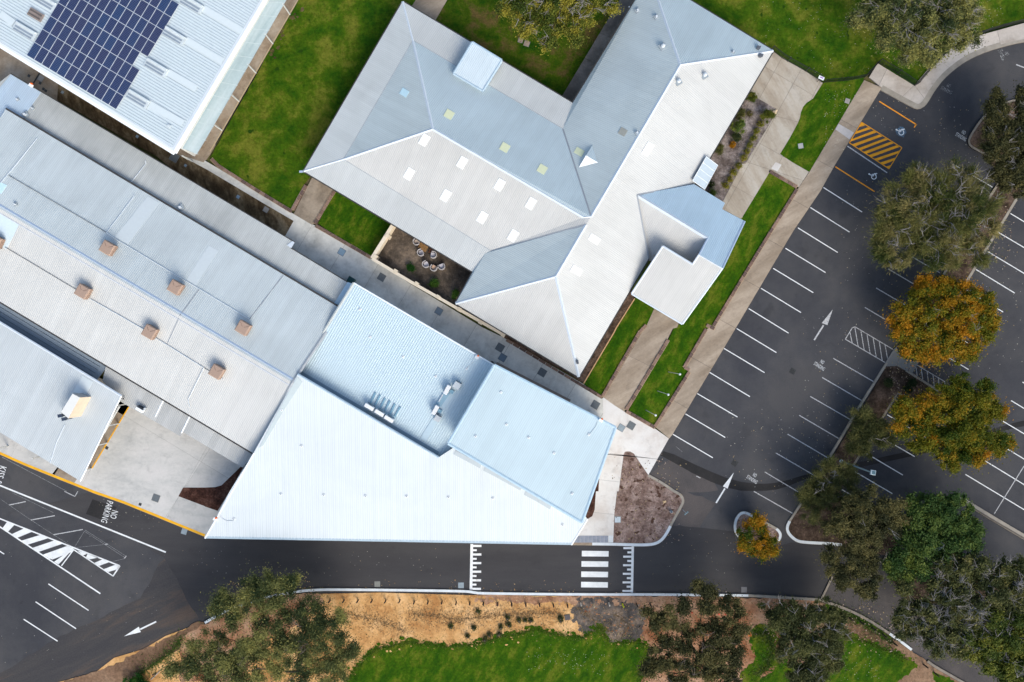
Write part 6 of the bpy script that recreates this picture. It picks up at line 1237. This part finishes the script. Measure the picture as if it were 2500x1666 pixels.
tree('yellow green tree turning orange, the lower of two by the bays', 'tree', px('2306,1030')[0], bl(4,2,'1280,560,90 1400,600,120 1560,620,90 1600,560,45 1200,640,120 1050,700,90 860,750,110 760,760,60 1000,800,140 1200,780,170 1400,760,170 1560,740,110 1690,810,70 860,890,120 780,960,70 1050,960,160 1270,960,180 1480,920,150 1000,1090,110 1170,1110,140 1380,1080,160 1560,1050,110 1690,1080,70 1690,1160,45 1810,1110,42 1200,1240,90 1280,1300,45 1380,1200,100 1540,1180,80 1525,1280,35', 4.6), L_OR, M_BARKG, 105000, 16, twigs=.25, tintbase=.36, tintvar=.24, size=(.22, .10))
tree('small dark green bush above the orange autumn tree', 'bush', px('2303,692')[0], bl(4,1,'1190,1140,72 1230,1130,45', 1.4), L_VIV, M_BARKD, 3500, 17, name='bush', trunk=.08, clump=(.2, .4), size=(.16, .08), tintbase=.1)
tree('rounded olive shrub tree on the narrow island kerb', 'tree', px('2105,1055')[0], bl(4,2,'400,960,110 520,940,90 350,1080,100 450,1060,150 560,1030,90 420,830,90 340,1150,60 650,1060,60 620,960,50', 2.8), L_OLV, M_BARKG, 33000, 18, needle=True, size=(.26, .045), twigs=.6, tintbase=.35, hole=.1, trunk=.14)
tree('bushy green grey tree by the foot of the street lamp', 'tree', px('2010,1195')[0], bl(4,2,'150,1350,110 260,1420,110 50,1480,120 200,1520,140 330,1530,80 -60,1560,90', 3.6) + bl(4,3,'60,50,130 180,90,90 -60,40,100', 3.6) + bl(3,3,'1560,60,80 1620,180,75 1570,90,50', 3.4), L_OLV, M_BARKG, 39000, 19, twigs=.7, needle=True, size=(.26, .045), tintbase=.5, hole=.1, trunk=.16)
tree('dark brownish gum above the end of the lower road', 'tree', px('2110,1300')[0], bl(4,3,'330,110,130 480,60,110 600,120,90 200,230,120 100,260,80 350,280,160 520,250,140 620,240,70 250,400,110 380,430,130 300,520,100 420,560,60 130,540,80 120,650,80 250,660,120 380,720,110 430,810,70 200,740,60 350,800,60', 5.4), L_BRN, M_BARKG, 69000, 20, twigs=.35, tintbase=.5, hole=.10, size=(.24, .09))
tree('dense dark green tree left of the concrete median', 'tree', px('2275,1320')[0], bl(4,3,'820,130,110 760,220,90 960,120,100 1120,110,90 900,240,150 1080,230,150 1200,290,100 800,380,130 720,400,70 980,380,160 1150,400,140 1280,400,75 1260,310,70 700,500,110 850,520,140 1020,500,110 620,570,80 680,650,100 800,640,100 600,640,50', 5.2), L_GRN, M_BARKD, 90000, 21, twigs=.25, tintbase=.45, tintvar=.28, size=(.26, .12))
tree('half dead grey tree with tangled bare branches on the lower right', 'tree', px('2370,1470')[0], bl(4,3,'1000,640,80 1150,620,100 1280,620,100 1100,760,120 1260,770,110 900,900,110 1050,900,140 1240,920,150 700,960,70 780,1020,110 660,1080,55 920,1060,140 1100,1080,150 1300,1050,110 850,1180,110 1000,1220,120 700,1150,60 1200,1250,90 950,730,80 700,780,60 1020,1330,60', 5.6), L_OLV, M_BARKG, 56000, 22, twigs=3.0, hole=.10, tintbase=.32, sc=.9)
tree('grey green tree with bare top branches at the right photo edge', 'tree', px('2475,1425')[0], bl(4,3,'1570,620,90 1400,700,110 1560,740,120 1660,700,100 1450,840,130 1600,880,120 1700,800,100 1400,950,100 1500,650,60 1330,600,45', 5.8), L_OLV, M_BARKG, 36000, 23, twigs=1.8, hole=.12, tintbase=.45, sc=.9)
tree('yellow green gum filling the lower right corner', 'tree', px('2440,1600')[0], bl(4,3,'1400,1080,120 1550,1050,120 1680,1000,120 1250,1180,100 1380,1230,130 1540,1220,140 1680,1200,120 1450,1380,130 1600,1380,130 1300,1340,70 1560,1500,100 1680,1500,110 1720,1350,100 1180,1320,50', 5.8), L_YG, M_BARKG, 66000, 24, twigs=.9, tintbase=.30, tintvar=.24, hole=.08)
tree('small golden brown tree on the little kerbed island', 'tree', px('1852,1300')[0], bl(3,3,'1180,230,45 1140,280,70 1220,290,50 1090,340,70 1180,370,85 1110,420,60 1070,440,42 1200,450,75 1280,410,50 1230,510,45 1180,490,45 1295,490,42', 2.6), L_OR, M_BARKB, 21000, 25, name='small_tree', twigs=.3, tintbase=.60, trunk=.09, clump=(.25, .5), size=(.20, .09), hole=.05)
tree('sparse dark gum with black limbs showing, bottom right of centre', 'tree', px('1672,1545')[0], bl(3,3,'710,800,65 770,820,40 330,940,80 440,960,80 300,1050,85 420,1080,80 590,940,60 800,920,75 900,960,90 730,960,60 980,960,60 1020,1120,65 900,1100,90 560,1180,100 740,1190,110 900,1230,120 420,1240,90 380,1350,100 560,1340,110 700,1360,130 880,1360,120 1000,1250,60 280,1460,70 420,1500,120 620,1500,130 820,1500,130 980,1430,90 960,1560,80', 6.0), L_BRN, M_BARKD, 52000, 26, twigs=.6, tintbase=.42, hole=.42, twigmat=M_BARKB, trunk=.3, size=(.25, .095), spread=1.15)
tree('dense grey green shrub tree under the lower right kerb', 'tree', px('1945,1555')[0], bl(3,3,'1290,980,80 1400,960,80 1300,1070,90 1480,1050,120 1560,1000,90 1640,960,70 1600,1150,130 1400,1180,80 1500,1260,130 1640,1300,120 1420,1340,90 1540,1420,120 1680,1450,100 1500,1540,100 1640,1560,110', 4.4) + bl(4,3,'50,980,90 160,1050,80 60,1100,120 180,1150,90 60,1250,120 120,1300,70 20,1400,100 100,1420,60', 4.4), L_OLV, M_BARKG, 78000, 27, twigs=1.1, tintbase=.28, tintvar=.25, hole=.10, size=(.24, .09))
tree('big open grey green gum over the bottom left verge', 'tree', px('745,1600')[0], bl(1,3,'170,860,60 220,930,50 120,920,45 370,770,65 420,850,60 350,870,50 540,740,65 500,790,45 680,740,50 720,730,35 650,830,50 90,1010,50 240,1050,65 360,1010,80 480,960,70 560,900,55 860,940,55 780,1020,70 900,1060,90 830,1130,110 1000,1110,80 1110,1020,45 1080,1160,70 650,1030,60 600,1100,70 480,1110,80 520,1200,90 700,1200,110 880,1230,110 1060,1270,80 350,1190,80 300,1280,100 140,1210,80 30,1190,80 60,1330,110 220,1400,120 400,1340,110 580,1330,110 760,1350,110 920,1400,100 1080,1380,80 1200,1310,45 150,1500,120 350,1500,120 550,1480,120 750,1500,110 1000,1520,100 1130,1480,60 60,1600,120', 6.2) + bl(0,3,'1600,1300,80 1640,1400,90 1560,1420,70 1500,1480,70 1420,1460,40 1620,1540,100', 5.6), L_GUM, M_BARKD, 120000, 28, twigs=.6, tintbase=.48, hole=.42, twigmat=M_BARKB, trunk=.34, size=(.22, .075), dens=.8, clump=(.35, .75), spread=1.25)
tree('low dark green shrub at the bottom left edge of the sand', 'bush', px('345,1660')[0], bl(0,3,'1130,1550,60 1060,1560,40 1170,1580,40', 1.0), L_VIV, M_BARKD, 3500, 29, name='bush', trunk=.06, clump=(.2, .35), size=(.16, .08), tintbase=.2)
# garden plants
def shrub(label, c, r_px, leaf, n, seed, z=.5, needle=True, tb=.5, group=None, cat='shrub'):
    r_px *= .82
    return tree(label, cat, c, [(c[0], c[1], r_px, z), (c[0] + r_px * .3, c[1] - r_px * .2, r_px * .7, z * 1.2)], leaf, M_BARKB, n, seed, name='shrub', trunk=.05, h=z, clump=(.14, .3), size=(.20, .03) if needle else (.14, .07), needle=needle, tintbase=tb, tintvar=.2, group=group)
gs = 'shrubs in the grey mulch bed'
shrub('round green shrub in the mulch bed nearest the roof corner path', t(3,0,'1310,932')[0], 12, L_YG, 4500, 31, .7, True, .15, gs); shrub('large round yellow green shrub beside the cream rock', t(3,0,'1463,1115')[0], 16, L_YG, 7000, 32, .8, True, .40, gs); shrub('widest leafy shrub with reddish tips in the mulch bed', t(3,0,'1190,1230')[0], 21, L_GRN, 8000, 33, .8, False, .7, gs); shrub('dark green shrub touching the lower side of the widest shrub', t(3,0,'1165,1315')[0], 10, L_DK, 2600, 34, .5, False, .5, gs)
shrub('olive shrub under the roof edge above the widest shrub', t(3,0,'1195,1090')[0], 13, L_OLV, 3500, 35, .5, True, .5, gs); shrub('olive shrub under the roof edge near the panel awning', t(3,0,'1000,1430')[0], 13, L_OLV, 3500, 36, .5, True, .5, gs)
tf = 'row of small golden tufts in the mulch bed'
for i, (c, r_) in enumerate(((t(3,0,'1400,1192')[0], 5), (t(3,0,'1360,1257')[0], 5), (t(3,0,'1330,1328')[0], 6.5), (t(3,0,'1293,1390')[0], 5), (t(3,0,'1266,1455')[0], 5), (t(3,0,'1235,1515')[0], 7), (t(3,1,'1187,20')[0], 5), (t(3,1,'1140,85')[0], 5), (t(3,1,'1105,150')[0], 5), (t(3,1,'1066,210')[0], 7))):
    shrub(f'{wd[i]} small golden tuft from the top along the mulch bed edge', c, r_, L_YG, 900, 40 + i, .25, True, .8, tf)
shrub('small rust coloured plant in the mulch bed, upper one', t(3,0,'1296,1090')[0], 5, L_BRN, 800, 55, .25, True, .9, gs); shrub('small rust coloured plant in the mulch bed, lower one', t(3,0,'1130,1390')[0], 6.5, L_OR, 1200, 56, .3, True, 1.0, gs); shrub('dark low plant in the mulch bed below the awning', t(3,1,'930,200')[0], 6, L_DK, 900, 57, .3, True, .3, gs); shrub('green low plant at the lower tip of the mulch bed', t(3,1,'935,285')[0], 9, L_GRN, 1800, 58, .4, True, .4, gs)
cs = 'clipped green balls in the courtyard'
shrub('dark green ball shrub by the courtyard wall, leftmost', t(2,1,'5,1005')[0], 7.5, L_VIV, 2600, 61, .45, False, .3, cs); shrub('bright green ball shrub in the middle of the courtyard', t(2,1,'230,1143')[0], 8, L_VIV, 3000, 62, .45, False, .8, cs); shrub('bright green ball shrub beside the lowest roof corner of the courtyard', t(2,1,'437,1253')[0], 8, L_VIV, 3000, 63, .45, False, .8, cs)
shrub('dark bush on the car park island, larger left one', t(4,2,'662,530')[0], 11, L_DK, 2600, 64, .5, False, .4); shrub('dark bush on the car park island beside the angled kerb', t(4,2,'895,530')[0], 8, L_DK, 1600, 65, .4, False, .3); shrub('low dark bush between the inner kerb corner and the yellow tree', t(4,2,'850,600')[0], 9, L_DK, 1500, 66, .4, False, .3)
shrub('green growth beside the concrete island path', t(4,2,'820,250')[0], 12, L_GRN, 2600, 67, .35, False, .5)
WEED = ['plump low weed right of centre in the weedy sand patch', 'low weed just right of the plump weed in the sand patch', 'small weed highest in the middle of the sand patch', 'wide spreading weed below the middle of the sand patch', 'low weed just left of the wide spreading weed', 'lone low weed at the left side of the sand patch',
 'low weed touching the left side of the charcoal slab', 'thin weed between the plump weed and the charcoal slab', 'small weed at the lower left near the grass fringe', 'widest weed right at the grass fringe, left of centre', 'small weed between the widest fringe weed and the middle', 'faint weed cluster farthest left below the log bollards', 'second weed just under the one touching the charcoal slab', 'small weed nearest the log bollards', 'small weed between the grass fringe and the wide spreading weed']
for i, (a, r_) in enumerate((('895,1057', 7), ('947,1060', 5), ('805,1040', 4), ('815,1100', 9), ('750,1115', 6), ('525,1120', 7), ('1237,1040', 6), ('995,1060', 5), ('475,1190', 5), ('618,1215', 9), ('655,1180', 5), ('340,1110', 8), ('1240,1060', 5), ('560,990', 5), ('735,1170', 4))):
    shrub(WEED[i], t(2,3,a)[0], r_ * .75, L_OLV, 300, 70 + i, .15, False, .25, 'low weeds on the orange sand', 'weed')
# ragged grass fringe where the lawns meet sand
def tufts(name, label, lines, n, spread_, mat, seed, z, ln=.28):
    rng = np.random.default_rng(seed); pts = []
    for L_ in lines:
        for a, b in zip(L_, L_[1:]): pts.append((a, b, math.dist(a, b)))
    w_ = np.array([p[2] for p in pts]); idx = rng.choice(len(pts), size=n, p=w_ / w_.sum()); u = rng.random(n)
    A_a = np.array([p[0] for p in pts])[idx]; B_b = np.array([p[1] for p in pts])[idx]; q = A_a + (B_b - A_a) * u[:, None] + rng.normal(0, spread_, (n, 2)) * (rng.random((n, 1)) * 1.4)
    W_ = np.stack([(q[:, 0] - 1250) * K, (833 - q[:, 1]) * K, np.full(n, z)], 1); d = unit(rng.normal(size=(n, 3)) * [1, 1, .5] + [0, 0, .5]); nr = unit(rng.normal(size=(n, 3)) + [0, 0, .8])
    e = thing(name, tuple(W_[0]), label, 'grass', None, 'stuff'); ob = quads(W_, d, nr, rng.uniform(.5, 1.2, n) * ln, np.full(n, .05) * rng.uniform(.6, 1.6, n), np.clip(rng.normal(.5, .25, n), 0, 1), 'blades', mat, e); ob['kind'] = 'stuff'
tufts('grass_fringe', 'ragged green grass fringe where the lower lawn meets the sand', [t(1,3,'1160,1568 1230,1470 1330,1350 1420,1290 1682,1235') + t(2,3,'300,1275 550,1255 760,1190 900,1168 1050,1130 1160,1165 1300,1185 1420,1205 1560,1110 1640,1245'), t(3,3,'10,1245 200,1230 285,1280 255,1400 205,1568'), t(4,3,'0,1430 120,1290 230,1195 400,1240 600,1320 720,1380')], 9000, 8, leafmat('leaf_grass', (.04, .10, .006), (.08, .14, .012), (.17, .19, .03)), 90, .085, .2)
tufts('weedy_grass', 'patchy weeds and grass under the lower right trees', [t(3,3,'1130,1180 1250,1150 1300,1300 1250,1450 1150,1500'), t(4,3,'100,940 400,1100 600,1250'), t(0,3,'1500,1200 1400,1330 1150,1500'), t(3,3,'200,1500 350,1400 700,1450'), t(1,3,'1150,1500 1000,1450 700,1500')], 9000, 12, L_GRN, 91, .10)
tufts('dry_grass', 'dry yellow grass strewn over the ash patch and bare soil', [t(2,3,'1380,950 1500,1050 1640,1150'), t(3,3,'0,1000 120,1100 60,1200'), t(1,3,'1150,1000 1400,1050 1660,1150'), t(2,3,'0,1000 400,1050 900,1000 1250,1000')], 7000, 22, leafmat('leaf_dry', (.16, .11, .06), (.30, .20, .10), (.50, .34, .17)), 92, .075, .22)
